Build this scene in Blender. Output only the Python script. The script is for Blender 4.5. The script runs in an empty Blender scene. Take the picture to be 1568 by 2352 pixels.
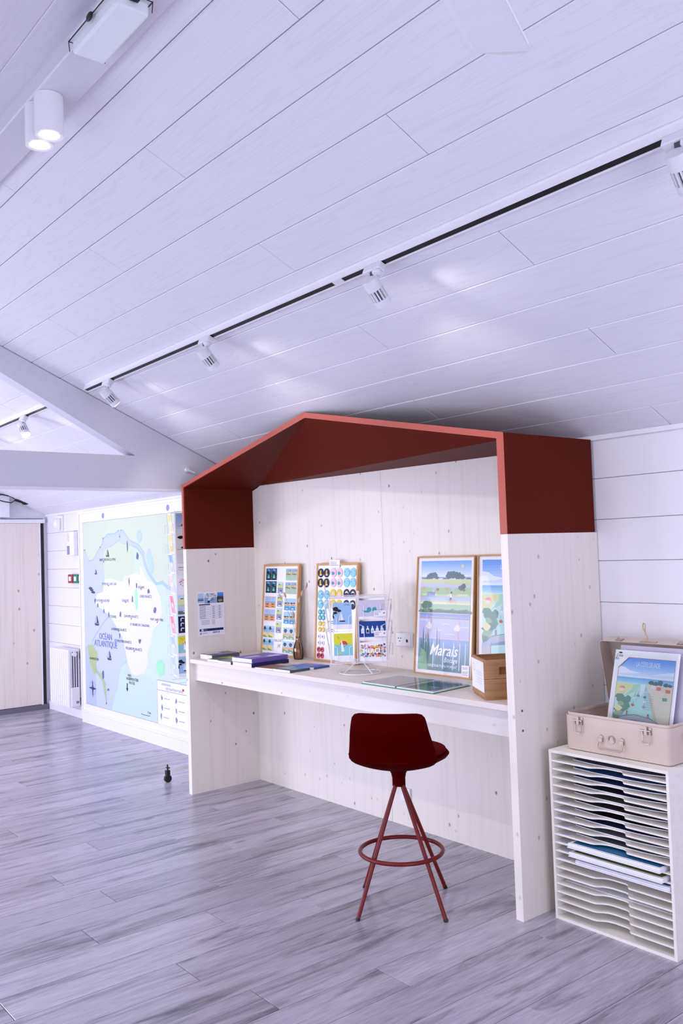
import bpy, bmesh, math, random
from mathutils import Vector, Matrix

random.seed(7)
scene = bpy.context.scene
COL = scene.collection
PI = math.pi

# ------------------------------------------------------------------ camera
YAW, PITCH, ROLL, FPX = 0.89168, 0.04444, 0.03381, 2045.99
cam = bpy.data.cameras.new('camera')
cam.sensor_fit = 'VERTICAL'; cam.sensor_height = 24.0
cam.lens = FPX / 2352.0 * 24.0
cam.clip_start = 0.02; cam.clip_end = 100
camo = bpy.data.objects.new('camera', cam); COL.objects.link(camo)
fw = Vector((-math.sin(YAW)*math.cos(PITCH), math.cos(YAW)*math.cos(PITCH), math.sin(PITCH)))
r0 = Vector((math.cos(YAW), math.sin(YAW), 0)); u0 = r0.cross(fw)
R_ = math.cos(ROLL)*r0 - math.sin(ROLL)*u0; U_ = math.sin(ROLL)*r0 + math.cos(ROLL)*u0
mw = Matrix((R_, U_, -fw)).transposed().to_4x4(); mw.translation = Vector((0, 0, 1.6))
camo.matrix_world = mw
scene.camera = camo

# ------------------------------------------------------------------ world, exposure, daylight
w = bpy.data.worlds.new('world'); scene.world = w; w.use_nodes = True
w.node_tree.nodes['Background'].inputs[0].default_value = (0.74, 0.80, 1.0, 1)
w.node_tree.nodes['Background'].inputs[1].default_value = 1.5
scene.view_settings.view_transform = 'Standard'; scene.view_settings.look = 'None'
scene.view_settings.gamma = 1.0; scene.view_settings.exposure = 0.50
scene.view_settings.use_curve_mapping = False

DAY = (0.78, 0.78, 1.0)
def area(name, loc, rot, sx, sy, power, color=DAY):
    l = bpy.data.lights.new(name, 'AREA'); l.shape = 'RECTANGLE'; l.size = sx; l.size_y = sy
    l.energy = power; l.color = color
    o = bpy.data.objects.new(name, l); COL.objects.link(o); o.location = loc; o.rotation_euler = rot
    return o
YF = -1.39; XR = 1.5; XL = -9.7; YW = 3.635; ZE = 2.108; SL = 0.45; YR = 1.12; ZR = ZE + SL*(YW-YR)
WIN = [(-9.1, -7.3, 0.05, 2.02), (-6.3, -4.3, 0.05, 2.02), (-3.4, -0.6, 0.05, 2.02)]
for i, (a, b, z0, z1) in enumerate(WIN):
    area('window_daylight', ((a+b)/2, YF-0.118, (z0+z1)/2), (PI/2-[0.42, 0.42, 0.0][i], 0, 0), b-a-0.04, z1-z0-0.04, [112, 42, 7][i])
area('right_fill', (XR-0.03, 0.9, 1.05), (PI/2-0.15, 0, PI/2), 2.2, 1.9, 50)  # added fill light from the right; no door is built there

# ------------------------------------------------------------------ material helpers
def lin(h):
    h = h.lstrip('#'); out = []
    for i in (0, 2, 4):
        c = int(h[i:i+2], 16)/255.0
        out.append(c/12.92 if c <= 0.04045 else ((c+0.055)/1.055)**2.4)
    return (*out, 1)
MATS = {}
def newmat(name):
    m = bpy.data.materials.new(name); m.use_nodes = True
    nt = m.node_tree; return m, nt, nt.nodes['Principled BSDF']
def N(nt, t, **kw):
    n = nt.nodes.new(t)
    for k, v in kw.items(): setattr(n, k, v)
    return n
def paint(hexc, rough=0.5, metal=0.0, spec=0.5, var=0.04, scale=30.0, key=None):
    k = key or (hexc, rough, metal, spec)
    if k in MATS: return MATS[k]
    m, nt, b = newmat('paint_'+hexc.lstrip('#'))
    c = lin(hexc)
    tc = N(nt, 'ShaderNodeTexCoord'); no = N(nt, 'ShaderNodeTexNoise'); no.inputs['Scale'].default_value = scale
    nt.links.new(tc.outputs['Object'], no.inputs['Vector'])
    mx = N(nt, 'ShaderNodeMix', data_type='RGBA')
    mx.inputs['A'].default_value = tuple(x*(1-var) for x in c[:3])+(1,)
    mx.inputs['B'].default_value = tuple(min(1, x*(1+var)) for x in c[:3])+(1,)
    nt.links.new(no.outputs['Fac'], mx.inputs['Factor']); nt.links.new(mx.outputs['Result'], b.inputs['Base Color'])
    b.inputs['Roughness'].default_value = rough; b.inputs['Metallic'].default_value = metal
    b.inputs['Specular IOR Level'].default_value = spec
    MATS[k] = m; return m
def ink(hexc):
    k = ('ink', hexc)
    if k in MATS: return MATS[k]
    m, nt, b = newmat('ink_'+hexc.lstrip('#'))
    b.inputs['Base Color'].default_value = lin(hexc); b.inputs['Roughness'].default_value = 0.45
    b.inputs['Specular IOR Level'].default_value = 0.3
    MATS[k] = m; return m
def ramp(nt, stops):
    r = N(nt, 'ShaderNodeValToRGB'); e = r.color_ramp.elements
    while len(e) < len(stops): e.new(0.5)
    for el, (p, c) in zip(e, stops): el.position = p; el.color = c
    return r
def white_wood(name, axis='z', base='#f0e8df', dark='#e8dfd6', knot='#76605c', kscale=3.2, rough=0.5, objrand=True):
    """pale whitewashed softwood, grain along axis, small knots"""
    m, nt, b = newmat(name)
    tc = N(nt, 'ShaderNodeTexCoord'); mp = N(nt, 'ShaderNodeMapping')
    g = 0.022
    sc = {'z': (1, 1, g), 'x': (g, 1, 1), 'y': (1, g, 1)}[axis]
    mp.inputs['Scale'].default_value = sc
    nt.links.new(tc.outputs['Object'], mp.inputs['Vector'])
    n1 = N(nt, 'ShaderNodeTexNoise'); n1.inputs['Scale'].default_value = 30; n1.inputs['Detail'].default_value = 6
    n1.inputs['Roughness'].default_value = 0.6
    nt.links.new(mp.outputs['Vector'], n1.inputs['Vector'])
    rp = ramp(nt, [(0.26, lin(dark)), (0.5, lin(base))]); nt.links.new(n1.outputs['Fac'], rp.inputs['Fac'])
    mp2 = N(nt, 'ShaderNodeMapping'); g2 = 0.72
    mp2.inputs['Scale'].default_value = {'z': (1, 1, g2), 'x': (g2, 1, 1), 'y': (1, g2, 1)}[axis]
    nt.links.new(tc.outputs['Object'], mp2.inputs['Vector'])
    vo = N(nt, 'ShaderNodeTexVoronoi'); vo.inputs['Scale'].default_value = kscale*3.8
    nt.links.new(mp2.outputs['Vector'], vo.inputs['Vector'])
    kr = ramp(nt, [(0.05, (1, 1, 1, 1)), (0.11, (0, 0, 0, 1))]); nt.links.new(vo.outputs['Distance'], kr.inputs['Fac'])
    sp = N(nt, 'ShaderNodeSeparateColor'); nt.links.new(vo.outputs['Color'], sp.inputs['Color'])
    mu = N(nt, 'ShaderNodeMath', operation='MULTIPLY'); nt.links.new(kr.outputs['Color'], mu.inputs[0]); nt.links.new(sp.outputs[0], mu.inputs[1])
    mx = N(nt, 'ShaderNodeMix', data_type='RGBA'); nt.links.new(mu.outputs[0], mx.inputs['Factor'])
    nt.links.new(rp.outputs['Color'], mx.inputs['A']); mx.inputs['B'].default_value = lin(knot)
    nt.links.new(mx.outputs['Result'], b.inputs['Base Color'])
    b.inputs['Roughness'].default_value = rough; b.inputs['Specular IOR Level'].default_value = 0.35
    return m
def board_white(name, axis='x', base='#e9e8ef', dark='#e4e3eb', scale=6.0, rough=0.42, gr=0.05, freq=150.0):
    """painted boards with faint embossed grain"""
    m, nt, b = newmat(name)
    tc = N(nt, 'ShaderNodeTexCoord'); oi = N(nt, 'ShaderNodeObjectInfo')
    add = N(nt, 'ShaderNodeVectorMath', operation='ADD'); nt.links.new(tc.outputs['Object'], add.inputs[0])
    cx = N(nt, 'ShaderNodeVectorMath', operation='SCALE'); cx.inputs['Scale'].default_value = 37.0
    cb = N(nt, 'ShaderNodeCombineXYZ')
    for i in range(3): nt.links.new(oi.outputs['Random'], cb.inputs[i])
    nt.links.new(cb.outputs[0], cx.inputs[0]); nt.links.new(cx.outputs[0], add.inputs[1])
    mp = N(nt, 'ShaderNodeMapping'); mp.inputs['Scale'].default_value = {'x': (gr, 1, 1), 'y': (1, gr, 1), 'z': (1, 1, gr)}[axis]
    nt.links.new(add.outputs[0], mp.inputs['Vector'])
    n1 = N(nt, 'ShaderNodeTexNoise'); n1.inputs['Scale'].default_value = scale; n1.inputs['Detail'].default_value = 4
    n1.inputs['Distortion'].default_value = 0.35
    nt.links.new(mp.outputs['Vector'], n1.inputs['Vector'])
    mul = N(nt, 'ShaderNodeMath', operation='MULTIPLY'); mul.inputs[1].default_value = freq; nt.links.new(n1.outputs['Fac'], mul.inputs[0])
    sn = N(nt, 'ShaderNodeMath', operation='SINE'); nt.links.new(mul.outputs[0], sn.inputs[0])
    rp = ramp(nt, [(0.0, lin(base)), (0.8, lin(base)), (1.0, lin(dark))])
    ma = N(nt, 'ShaderNodeMath', operation='MULTIPLY_ADD'); ma.inputs[1].default_value = 0.5; ma.inputs[2].default_value = 0.5
    nt.links.new(sn.outputs[0], ma.inputs[0]); nt.links.new(ma.outputs[0], rp.inputs['Fac'])
    nt.links.new(rp.outputs['Color'], b.inputs['Base Color'])
    b.inputs['Roughness'].default_value = rough; b.inputs['Specular IOR Level'].default_value = 0.4
    return m
def floor_mat():
    m, nt, b = newmat('grey_oak_plank')
    tc = N(nt, 'ShaderNodeTexCoord'); oi = N(nt, 'ShaderNodeObjectInfo')
    cb = N(nt, 'ShaderNodeCombineXYZ')
    for i in range(3): nt.links.new(oi.outputs['Random'], cb.inputs[i])
    cx = N(nt, 'ShaderNodeVectorMath', operation='SCALE'); cx.inputs['Scale'].default_value = 53.0
    nt.links.new(cb.outputs[0], cx.inputs[0])
    add = N(nt, 'ShaderNodeVectorMath', operation='ADD'); nt.links.new(tc.outputs['Object'], add.inputs[0]); nt.links.new(cx.outputs[0], add.inputs[1])
    mp = N(nt, 'ShaderNodeMapping'); mp.inputs['Scale'].default_value = (1, 0.1, 1); nt.links.new(add.outputs[0], mp.inputs['Vector'])
    n1 = N(nt, 'ShaderNodeTexNoise'); n1.inputs['Scale'].default_value = 12; n1.inputs['Detail'].default_value = 8; n1.inputs['Roughness'].default_value = 0.66
    n1.inputs['Distortion'].default_value = 0.5
    nt.links.new(mp.outputs['Vector'], n1.inputs['Vector'])
    rp = ramp(nt, [(0.27, lin('#45414d')), (0.37, lin('#847f8b')), (0.48, lin('#aea8b5')), (0.8, lin('#bfbac6'))]); nt.links.new(n1.outputs['Fac'], rp.inputs['Fac'])
    n2 = N(nt, 'ShaderNodeTexNoise'); n2.inputs['Scale'].default_value = 90; n2.inputs['Detail'].default_value = 3
    nt.links.new(mp.outputs['Vector'], n2.inputs['Vector'])
    mr = N(nt, 'ShaderNodeMapRange'); mr.inputs['From Min'].default_value = 0.3; mr.inputs['From Max'].default_value = 0.7
    mr.inputs['To Min'].default_value = 0.82; mr.inputs['To Max'].default_value = 1.08; nt.links.new(n2.outputs['Fac'], mr.inputs['Value'])
    mr2 = N(nt, 'ShaderNodeMapRange'); mr2.inputs['To Min'].default_value = 0.86; mr2.inputs['To Max'].default_value = 1.12
    nt.links.new(oi.outputs['Random'], mr2.inputs['Value'])
    mm = N(nt, 'ShaderNodeMath', operation='MULTIPLY'); nt.links.new(mr.outputs[0], mm.inputs[0]); nt.links.new(mr2.outputs[0], mm.inputs[1])
    vm = N(nt, 'ShaderNodeVectorMath', operation='SCALE'); nt.links.new(rp.outputs['Color'], vm.inputs[0]); nt.links.new(mm.outputs[0], vm.inputs['Scale'])
    # dark knots
    mp2 = N(nt, 'ShaderNodeMapping'); mp2.inputs['Scale'].default_value = (1, 0.45, 1); nt.links.new(add.outputs[0], mp2.inputs['Vector'])
    vo = N(nt, 'ShaderNodeTexVoronoi'); vo.inputs['Scale'].default_value = 4.2; nt.links.new(mp2.outputs['Vector'], vo.inputs['Vector'])
    kr = ramp(nt, [(0.025, (0.85, 0.85, 0.85, 1)), (0.11, (0, 0, 0, 1))]); nt.links.new(vo.outputs['Distance'], kr.inputs['Fac'])
    mx = N(nt, 'ShaderNodeMix', data_type='RGBA'); nt.links.new(kr.outputs['Color'], mx.inputs['Factor'])
    nt.links.new(vm.outputs[0], mx.inputs['A']); mx.inputs['B'].default_value = lin('#3d3740')
    nt.links.new(mx.outputs['Result'], b.inputs['Base Color'])
    b.inputs['Roughness'].default_value = 0.27; b.inputs['Specular IOR Level'].default_value = 0.75
    return m
def brown_wood(name, base, dark, axis='x', rough=0.55, scale=20):
    m, nt, b = newmat(name)
    tc = N(nt, 'ShaderNodeTexCoord'); mp = N(nt, 'ShaderNodeMapping')
    mp.inputs['Scale'].default_value = {'x': (0.06, 1, 1), 'y': (1, 0.06, 1), 'z': (1, 1, 0.06)}[axis]
    nt.links.new(tc.outputs['Object'], mp.inputs['Vector'])
    n1 = N(nt, 'ShaderNodeTexNoise'); n1.inputs['Scale'].default_value = scale*3; n1.inputs['Detail'].default_value = 5
    nt.links.new(mp.outputs['Vector'], n1.inputs['Vector'])
    rp = ramp(nt, [(0.3, lin(dark)), (0.65, lin(base))]); nt.links.new(n1.outputs['Fac'], rp.inputs['Fac'])
    nt.links.new(rp.outputs['Color'], b.inputs['Base Color']); b.inputs['Roughness'].default_value = rough
    return m
def glass_mat(name, tint=(1, 1, 1, 1), rough=0.02, refl=1.0):
    m = bpy.data.materials.new(name); m.use_nodes = True; nt = m.node_tree; nt.nodes.clear()
    out = N(nt, 'ShaderNodeOutputMaterial'); tr = N(nt, 'ShaderNodeBsdfTransparent'); tr.inputs[0].default_value = tint
    gl = N(nt, 'ShaderNodeBsdfGlossy'); gl.inputs['Roughness'].default_value = rough
    fr = N(nt, 'ShaderNodeFresnel'); fr.inputs[0].default_value = 1.5
    mu = N(nt, 'ShaderNodeMath', operation='MULTIPLY'); mu.inputs[1].default_value = refl; nt.links.new(fr.outputs[0], mu.inputs[0])
    mx = N(nt, 'ShaderNodeMixShader'); nt.links.new(mu.outputs[0], mx.inputs[0]); nt.links.new(tr.outputs[0], mx.inputs[1]); nt.links.new(gl.outputs[0], mx.inputs[2])
    nt.links.new(mx.outputs[0], out.inputs[0]); return m
def emit(name, hexc, strength):
    m = bpy.data.materials.new(name); m.use_nodes = True; nt = m.node_tree; nt.nodes.clear()
    out = N(nt, 'ShaderNodeOutputMaterial'); e = N(nt, 'ShaderNodeEmission'); e.inputs[0].default_value = lin(hexc); e.inputs[1].default_value = strength
    nt.links.new(e.outputs[0], out.inputs[0]); return m

WOODV = white_wood('whitewashed_spruce_vertical', 'z')
WOODX = white_wood('whitewashed_spruce_lengthwise', 'x', base='#efe8e4', dark='#e6dcd8')
WOODTOP = white_wood('whitewashed_worktop', 'x', base='#e9dfd8', dark='#dccfc6', kscale=1.2)
DOORW = white_wood('pale_door_wood', 'z', base='#eee2d6', dark='#ddcfc2', kscale=2.0)
PLY = white_wood('pale_plywood', 'x', base='#f2ede4', dark='#ebe4d8', kscale=0.6, rough=0.6)
BOARD = board_white('painted_ceiling_board', 'x')
WBOARD = board_white('painted_wall_board', 'x', base='#efedf2', dark='#eeecf1')
FLOORM = floor_mat()
WHITE = paint('#f0eff3', 0.45); WHITEG = paint('#f4f4f6', 0.25, key='glosswhite'); BEAMW = paint('#dddce4', 0.55)
RED = paint('#5c1b0f', 0.55, spec=0.06, var=0.08, scale=160); REDEDGE = paint('#b45645', 0.4, spec=0.4)
STOOL = paint('#450000', 0.6, spec=0.02); STOOLM = paint('#6e100c', 0.35, spec=0.35)
BLACK = paint('#0a0a0e', 0.4); DGREY = paint('#4a4a52', 0.4); GAP = paint('#66626e', 0.8)
OAK = brown_wood('light_oak_frame', '#d9ab74', '#c79459', 'z'); OAKX = brown_wood('light_oak_frame_x', '#d9ab74', '#c79459', 'x')
CRATE = brown_wood('crate_pine', '#b98a5c', '#96683f', 'y', scale=14); CRATEX = brown_wood('crate_pine_x', '#c09468', '#a0724a', 'x', scale=14)
CASE = paint('#d3c2b4', 0.45, spec=0.5, var=0.05); CASEIN = paint('#b9a48f', 0.6); METAL = paint('#b9a89b', 0.3, metal=0.6)
PAPER = paint('#f6f5fa', 0.6); PAGES = paint('#e9e8ee', 0.7, var=0.12, scale=300)
CLEAR = glass_mat('clear_picture_glass', refl=0.28); AMBER = glass_mat('amber_glass', (0.95, 0.83, 0.72, 1), refl=1.3)
SLEEVE = glass_mat('clear_plastic', (0.97, 0.99, 0.98, 1), 0.08)
WIRE = paint('#f2f1f8', 0.3)

# ------------------------------------------------------------------ mesh helpers
class MB:
    def __init__(s): s.v = []; s.f = []; s.m = []
    def add(s, vs, fs, mi=0):
        o = len(s.v); s.v += [tuple(p) for p in vs]; s.f += [tuple(i+o for i in f) for f in fs]; s.m += [mi]*len(fs); return s
    def obox(s, o, a, b, c, mi=0):
        o, a, b, c = map(Vector, (o, a, b, c))
        vs = [o, o+a, o+a+b, o+b, o+c, o+a+c, o+a+b+c, o+b+c]
        return s.add(vs, [(0, 3, 2, 1), (4, 5, 6, 7), (0, 1, 5, 4), (1, 2, 6, 5), (2, 3, 7, 6), (3, 0, 4, 7)], mi)
    def box(s, x0, x1, y0, y1, z0, z1, mi=0):
        return s.obox((x0, y0, z0), (x1-x0, 0, 0), (0, y1-y0, 0), (0, 0, z1-z0), mi)
    def cone(s, p0, p1, ra, rb, n=16, mi=0, caps=True):
        p0, p1 = Vector(p0), Vector(p1); d = (p1-p0).normalized()
        a = d.orthogonal().normalized(); b = d.cross(a); vs = []
        for p, r in ((p0, ra), (p1, rb)):
            for i in range(n):
                t = 2*PI*i/n; vs.append(p+a*(r*math.cos(t))+b*(r*math.sin(t)))
        fs = [(i, (i+1) % n, n+(i+1) % n, n+i) for i in range(n)]
        if caps: fs += [tuple(range(n-1, -1, -1)), tuple(range(n, 2*n))]
        return s.add(vs, fs, mi)
    def tube(s, pts, r, n=8, mi=0, closed=False):
        pts = [Vector(p) for p in pts]; L = len(pts); rings = []; prev = None
        for i, p in enumerate(pts):
            if closed: d = pts[(i+1) % L]-pts[i-1]
            else: d = pts[min(i+1, L-1)]-pts[max(i-1, 0)]
            d.normalize()
            if prev is None: a = d.orthogonal().normalized()
            else:
                a = prev-d*prev.dot(d); a.normalize()
            prev = a; b = d.cross(a)
            rings.append([p+a*(r*math.cos(2*PI*k/n))+b*(r*math.sin(2*PI*k/n)) for k in range(n)])
        vs = [q for R in rings for q in R]; fs = []
        for i in range(L if closed else L-1):
            j = (i+1) % L
            for k in range(n): fs.append((i*n+k, i*n+(k+1) % n, j*n+(k+1) % n, j*n+k))
        if not closed: fs += [tuple(range(n-1, -1, -1)), tuple((L-1)*n+k for k in range(n))]
        return s.add(vs, fs, mi)
    def lathe(s, prof, n=24, mi=0, c=(0, 0, 0)):
        vs = []; fs = []; c = Vector(c)
        for r, z in prof:
            for i in range(n): vs.append(c+Vector((r*math.cos(2*PI*i/n), r*math.sin(2*PI*i/n), z)))
        for j in range(len(prof)-1):
            for i in range(n): fs.append((j*n+i, j*n+(i+1) % n, (j+1)*n+(i+1) % n, (j+1)*n+i))
        if prof[0][0] > 1e-5: fs.append(tuple(range(n-1, -1, -1)))
        if prof[-1][0] > 1e-5: fs.append(tuple((len(prof)-1)*n+i for i in range(n)))
        return s.add(vs, fs, mi)
    def prism(s, pts, off, mi=0):
        """pts: 3d polygon, off: extrusion vector"""
        pts = [Vector(p) for p in pts]; off = Vector(off); n = len(pts)
        vs = pts+[p+off for p in pts]
        fs = [tuple(range(n)), tuple(range(2*n-1, n-1, -1))]+[(i, n+i, n+(i+1) % n, (i+1) % n) for i in range(n)]
        return s.add(vs, fs, mi)
    def ball(s, c, rx, ry, rz, nu=14, nv=8, mi=0):
        prof = []
        vs = []; fs = []
        for j in range(nv+1):
            t = -PI/2+PI*j/nv
            for i in range(nu): vs.append((c[0]+rx*math.cos(t)*math.cos(2*PI*i/nu), c[1]+ry*math.cos(t)*math.sin(2*PI*i/nu), c[2]+rz*math.sin(t)))
        for j in range(nv):
            for i in range(nu): fs.append((j*nu+i, j*nu+(i+1) % nu, (j+1)*nu+(i+1) % nu, (j+1)*nu+i))
        return s.add(vs, fs, mi)
def make_mesh(name, mb, mats, recalc=True, smooth=None):
    me = bpy.data.meshes.new(name); me.from_pydata(mb.v, [], mb.f)
    if not isinstance(mats, (list, tuple)): mats = [mats]
    for m in mats: me.materials.append(m)
    me.polygons.foreach_set('material_index', mb.m)
    if recalc:
        bm = bmesh.new(); bm.from_mesh(me); bmesh.ops.remove_doubles(bm, verts=bm.verts, dist=1e-6)
        bmesh.ops.recalc_face_normals(bm, faces=bm.faces); bm.to_mesh(me); bm.free()
    if smooth:
        for p in me.polygons: p.use_smooth = True
        me.set_sharp_from_angle(angle=smooth if smooth > 0.01 and smooth is not True else math.radians(40))
    me.update(); return me
def build(name, mb, mats, parent=None, smooth=None, bevel=0.0, recalc=True, seg=1):
    o = bpy.data.objects.new(name, make_mesh(name, mb, mats, recalc, smooth)); COL.objects.link(o)
    if parent: o.parent = parent
    if bevel:
        md = o.modifiers.new('bevel', 'BEVEL'); md.width = bevel; md.segments = seg; md.limit_method = 'ANGLE'; md.angle_limit = math.radians(50)
    return o
def tag(o, label=None, cat=None, group=None, kind=None):
    if label: o['label'] = label
    if cat: o['category'] = cat
    if group: o['group'] = group
    if kind: o['kind'] = kind
    return o
def thing(name, label, cat, loc=(0, 0, 0), rz=0.0, group=None, rx=0.0, ry=0.0):
    o = bpy.data.objects.new(name, None); COL.objects.link(o); o.empty_display_size = 0.05
    o.location = loc; o.rotation_euler = (rx, ry, rz); return tag(o, label, cat, group)
def struct(name, mb=None, mats=None, label=None, parent=None, **kw):
    if mb is None:
        o = bpy.data.objects.new(name, None); COL.objects.link(o)
    else: o = build(name, mb, mats, parent, **kw)
    o['kind'] = 'structure'
    if label: o['label'] = label
    return o
def inst(name, me, parent=None, loc=(0, 0, 0), rot=(0, 0, 0)):
    o = bpy.data.objects.new(name, me); COL.objects.link(o)
    if parent: o.parent = parent
    o.location = loc; o.rotation_euler = rot; return o

# flat prints ------------------------------------------------------------
TXT = {}
def text_geo(s, shear=0.0, bold=0.0):
    k = (s, shear, bold)
    if k not in TXT:
        cu = bpy.data.curves.new('t', 'FONT'); cu.body = s; cu.size = 1.0; cu.shear = shear; cu.resolution_u = 2; cu.offset = bold
        ob = bpy.data.objects.new('t', cu)
        COL.objects.link(ob)
        dg = bpy.context.evaluated_depsgraph_get(); dg.update()
        me = bpy.data.meshes.new_from_object(ob.evaluated_get(dg))
        vs = [(v.co.x, v.co.y) for v in me.vertices]; fs = [tuple(p.vertices) for p in me.polygons]
        TXT[k] = (vs, fs)
        bpy.data.objects.remove(ob); bpy.data.curves.remove(cu); bpy.data.meshes.remove(me)
    return TXT[k]
def pale(h, k):
    h = h.lstrip('#'); return '#%02x%02x%02x' % tuple(int(int(h[i:i+2], 16)*(1-k)+255*k) for i in (0, 2, 4))
class Art:
    """flat print in the local plane x (right) / z (up); colours stacked by hair's breadths towards -y"""
    def __init__(s, w, h, x0=0.0, z0=0.0, y=0.0, eps=0.00006):
        s.w, s.h, s.x0, s.z0, s.y, s.eps = w, h, x0, z0, y, eps
        s.mb = MB(); s.mats = []; s.idx = {}; s.layer = 0; s.k = 0.0
    def mi(s, c):
        if s.k: c = pale(c, s.k)
        if c not in s.idx: s.idx[c] = len(s.mats); s.mats.append(ink(c))
        return s.idx[c]
    def p(s, x, z): return (s.x0+x*s.w, s.y-s.eps*s.layer, s.z0+z*s.h)
    def poly(s, c, pts, new=True):
        if new: s.layer += 1
        n = len(pts); s.mb.add([s.p(*q) for q in pts], [tuple(range(n))], s.mi(c)); return s
    def rect(s, c, x0, z0, x1, z1, new=True): return s.poly(c, [(x0, z0), (x1, z0), (x1, z1), (x0, z1)], new)
    def disc(s, c, x, z, r, n=18, new=True, a0=0, a1=2*PI, sq=1.0):
        k = s.w/s.h
        pts = [(x+r*math.cos(a0+(a1-a0)*i/n), z+r*k*sq*math.sin(a0+(a1-a0)*i/n)) for i in range(n if a1-a0 > 6.2 else n+1)]
        return s.poly(c, pts, new)
    def grad(s, c0, c1, z0, z1, n=7, x0=0, x1=1):
        s.layer += 1
        h = lambda q: [int(q.lstrip('#')[i:i+2], 16) for i in (0, 2, 4)]
        a, b = h(c0), h(c1)
        for i in range(n):
            t = i/(n-1); c = '#%02x%02x%02x' % tuple(int(a[k]+(b[k]-a[k])*t) for k in range(3))
            s.rect(c, x0, z0+(z1-z0)*i/n, x1, z0+(z1-z0)*(i+1)/n, False)
    def line(s, c, pts, wd, new=True):
        if new: s.layer += 1
        for (xa, za), (xb, zb) in zip(pts[:-1], pts[1:]):
            dx, dz = (xb-xa)*s.w, (zb-za)*s.h; L = math.hypot(dx, dz) or 1
            nx, nz = -dz/L*wd/2/s.w, dx/L*wd/2/s.h
            s.poly(c, [(xa+nx, za+nz), (xb+nx, zb+nz), (xb-nx, zb-nz), (xa-nx, za-nz)], False)
    def blob(s, c, x, z, rx, rz, n=14, j=0.25, new=True, seed=None):
        rnd = random.Random(seed if seed is not None else int(x*9973+z*7919))
        s.poly(c, [(x+rx*(1+rnd.uniform(-j, j))*math.cos(2*PI*i/n), z+rz*(1+rnd.uniform(-j, j))*math.sin(2*PI*i/n)) for i in range(n)], new)
    def text(s, c, body, x, z, size, align='c', shear=0.0, rot=0.0, bold=0.0, width=None):
        vs, fs = text_geo(body, shear, bold)
        if not vs: return
        x0 = min(v[0] for v in vs); x1 = max(v[0] for v in vs)
        sx = size if width is None else width*s.w/(x1-x0)
        ox = {'c': -(x0+x1)/2, 'l': -x0, 'r': -x1}[align]
        s.layer += 1; y = s.y-s.eps*s.layer; ca, sa = math.cos(rot), math.sin(rot)
        P = []
        for a, b in vs:
            a, b = (a+ox)*sx, (b-0.35)*size
            P.append((s.x0+x*s.w+a*ca-b*sa, y, s.z0+z*s.h+a*sa+b*ca))
        s.mb.add(P, fs, s.mi(c))
    def build(s, name, parent=None):
        return build(name, s.mb, s.mats, parent, recalc=False)
    def mesh(s, name): return make_mesh(name, s.mb, s.mats, recalc=False)

# ================================================================== SETTING
# floor: slab plus single planks running away from the back wall
fl = struct('floor', MB().box(XL-0.1, XR+0.1, YF-0.1, YW+0.1, -0.06, -0.007), [GAP], 'grey oak laminate floor of long planks')
PW, PL = 0.19, 1.38
plank_me = {}
def plank_mesh(L):
    L = round(L, 2)
    if L not in plank_me:
        mb = MB(); e = 0.0012; c = 0.0014
        x0, x1, y0, y1 = -PW/2+e, PW/2-e, -L/2+e, L/2-e
        vs = [(x0, y0, -0.007), (x1, y0, -0.007), (x1, y1, -0.007), (x0, y1, -0.007), (x0, y0, -c), (x1, y0, -c), (x1, y1, -c), (x0, y1, -c),
              (x0+c, y0+c, 0), (x1-c, y0+c, 0), (x1-c, y1-c, 0), (x0+c, y1-c, 0)]
        fs = [(0, 1, 5, 4), (1, 2, 6, 5), (2, 3, 7, 6), (3, 0, 4, 7), (4, 5, 9, 8), (5, 6, 10, 9), (6, 7, 11, 10), (7, 4, 8, 11), (8, 9, 10, 11)]
        mb.add(vs, fs); plank_me[L] = make_mesh('plank', mb, FLOORM)
    return plank_me[L]
x = XL; k = 0
offs = [0.15, 0.95, 0.5, 1.2, 0.7, 0.3, 1.05]
while x < 0.6:
    y = YF - offs[k % 7]
    while y < YW:
        a, b = max(y, YF), min(y+PL, YW)
        if b-a > 0.05: inst('plank', plank_mesh(b-a), fl, (x+PW/2, (a+b)/2, 0))
        y += PL
    x += PW; k += 1

# sloping ceiling (two slopes) of tongue-and-groove boards
th = math.atan(SL); ce = Vector((0, -math.cos(th), math.sin(th))); cn = Vector((0, -math.sin(th), -math.cos(th)))  # up the slope, down-facing normal
def cpt(x, t, off=0.0): return Vector((x, YW, ZE)) + ce*t + cn*off
ci = struct('ceiling', MB().prism([(XL-0.1, YW+0.12, ZE-0.054+0.014), (XL-0.1, YR, ZR+0.014), (XL-0.1, YF-0.12, ZE-0.054+0.014), (XL-0.1, YF-0.12, ZE+0.2), (XL-0.1, YR, ZR+0.3), (XL-0.1, YW+0.12, ZE+0.2)],
            (XR-XL+0.2, 0, 0)), [paint('#d4d3dc', 0.7)], 'white sloping ceiling of painted boards')
TE = [0, .186, .387, .587, .789, .994, 1.199, 1.406, 1.605, 1.804, 2.0, 2.194, 2.378, 2.57, (YW-YR)/math.cos(th)-0.002]
J0 = [-2.14, -3.5, -3.235, -2.05, -3.93, -2.99, -2.0, -3.85, -2.94, -1.965, -3.78, -2.88, -1.93, -3.715]
cb_me = {}
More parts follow.
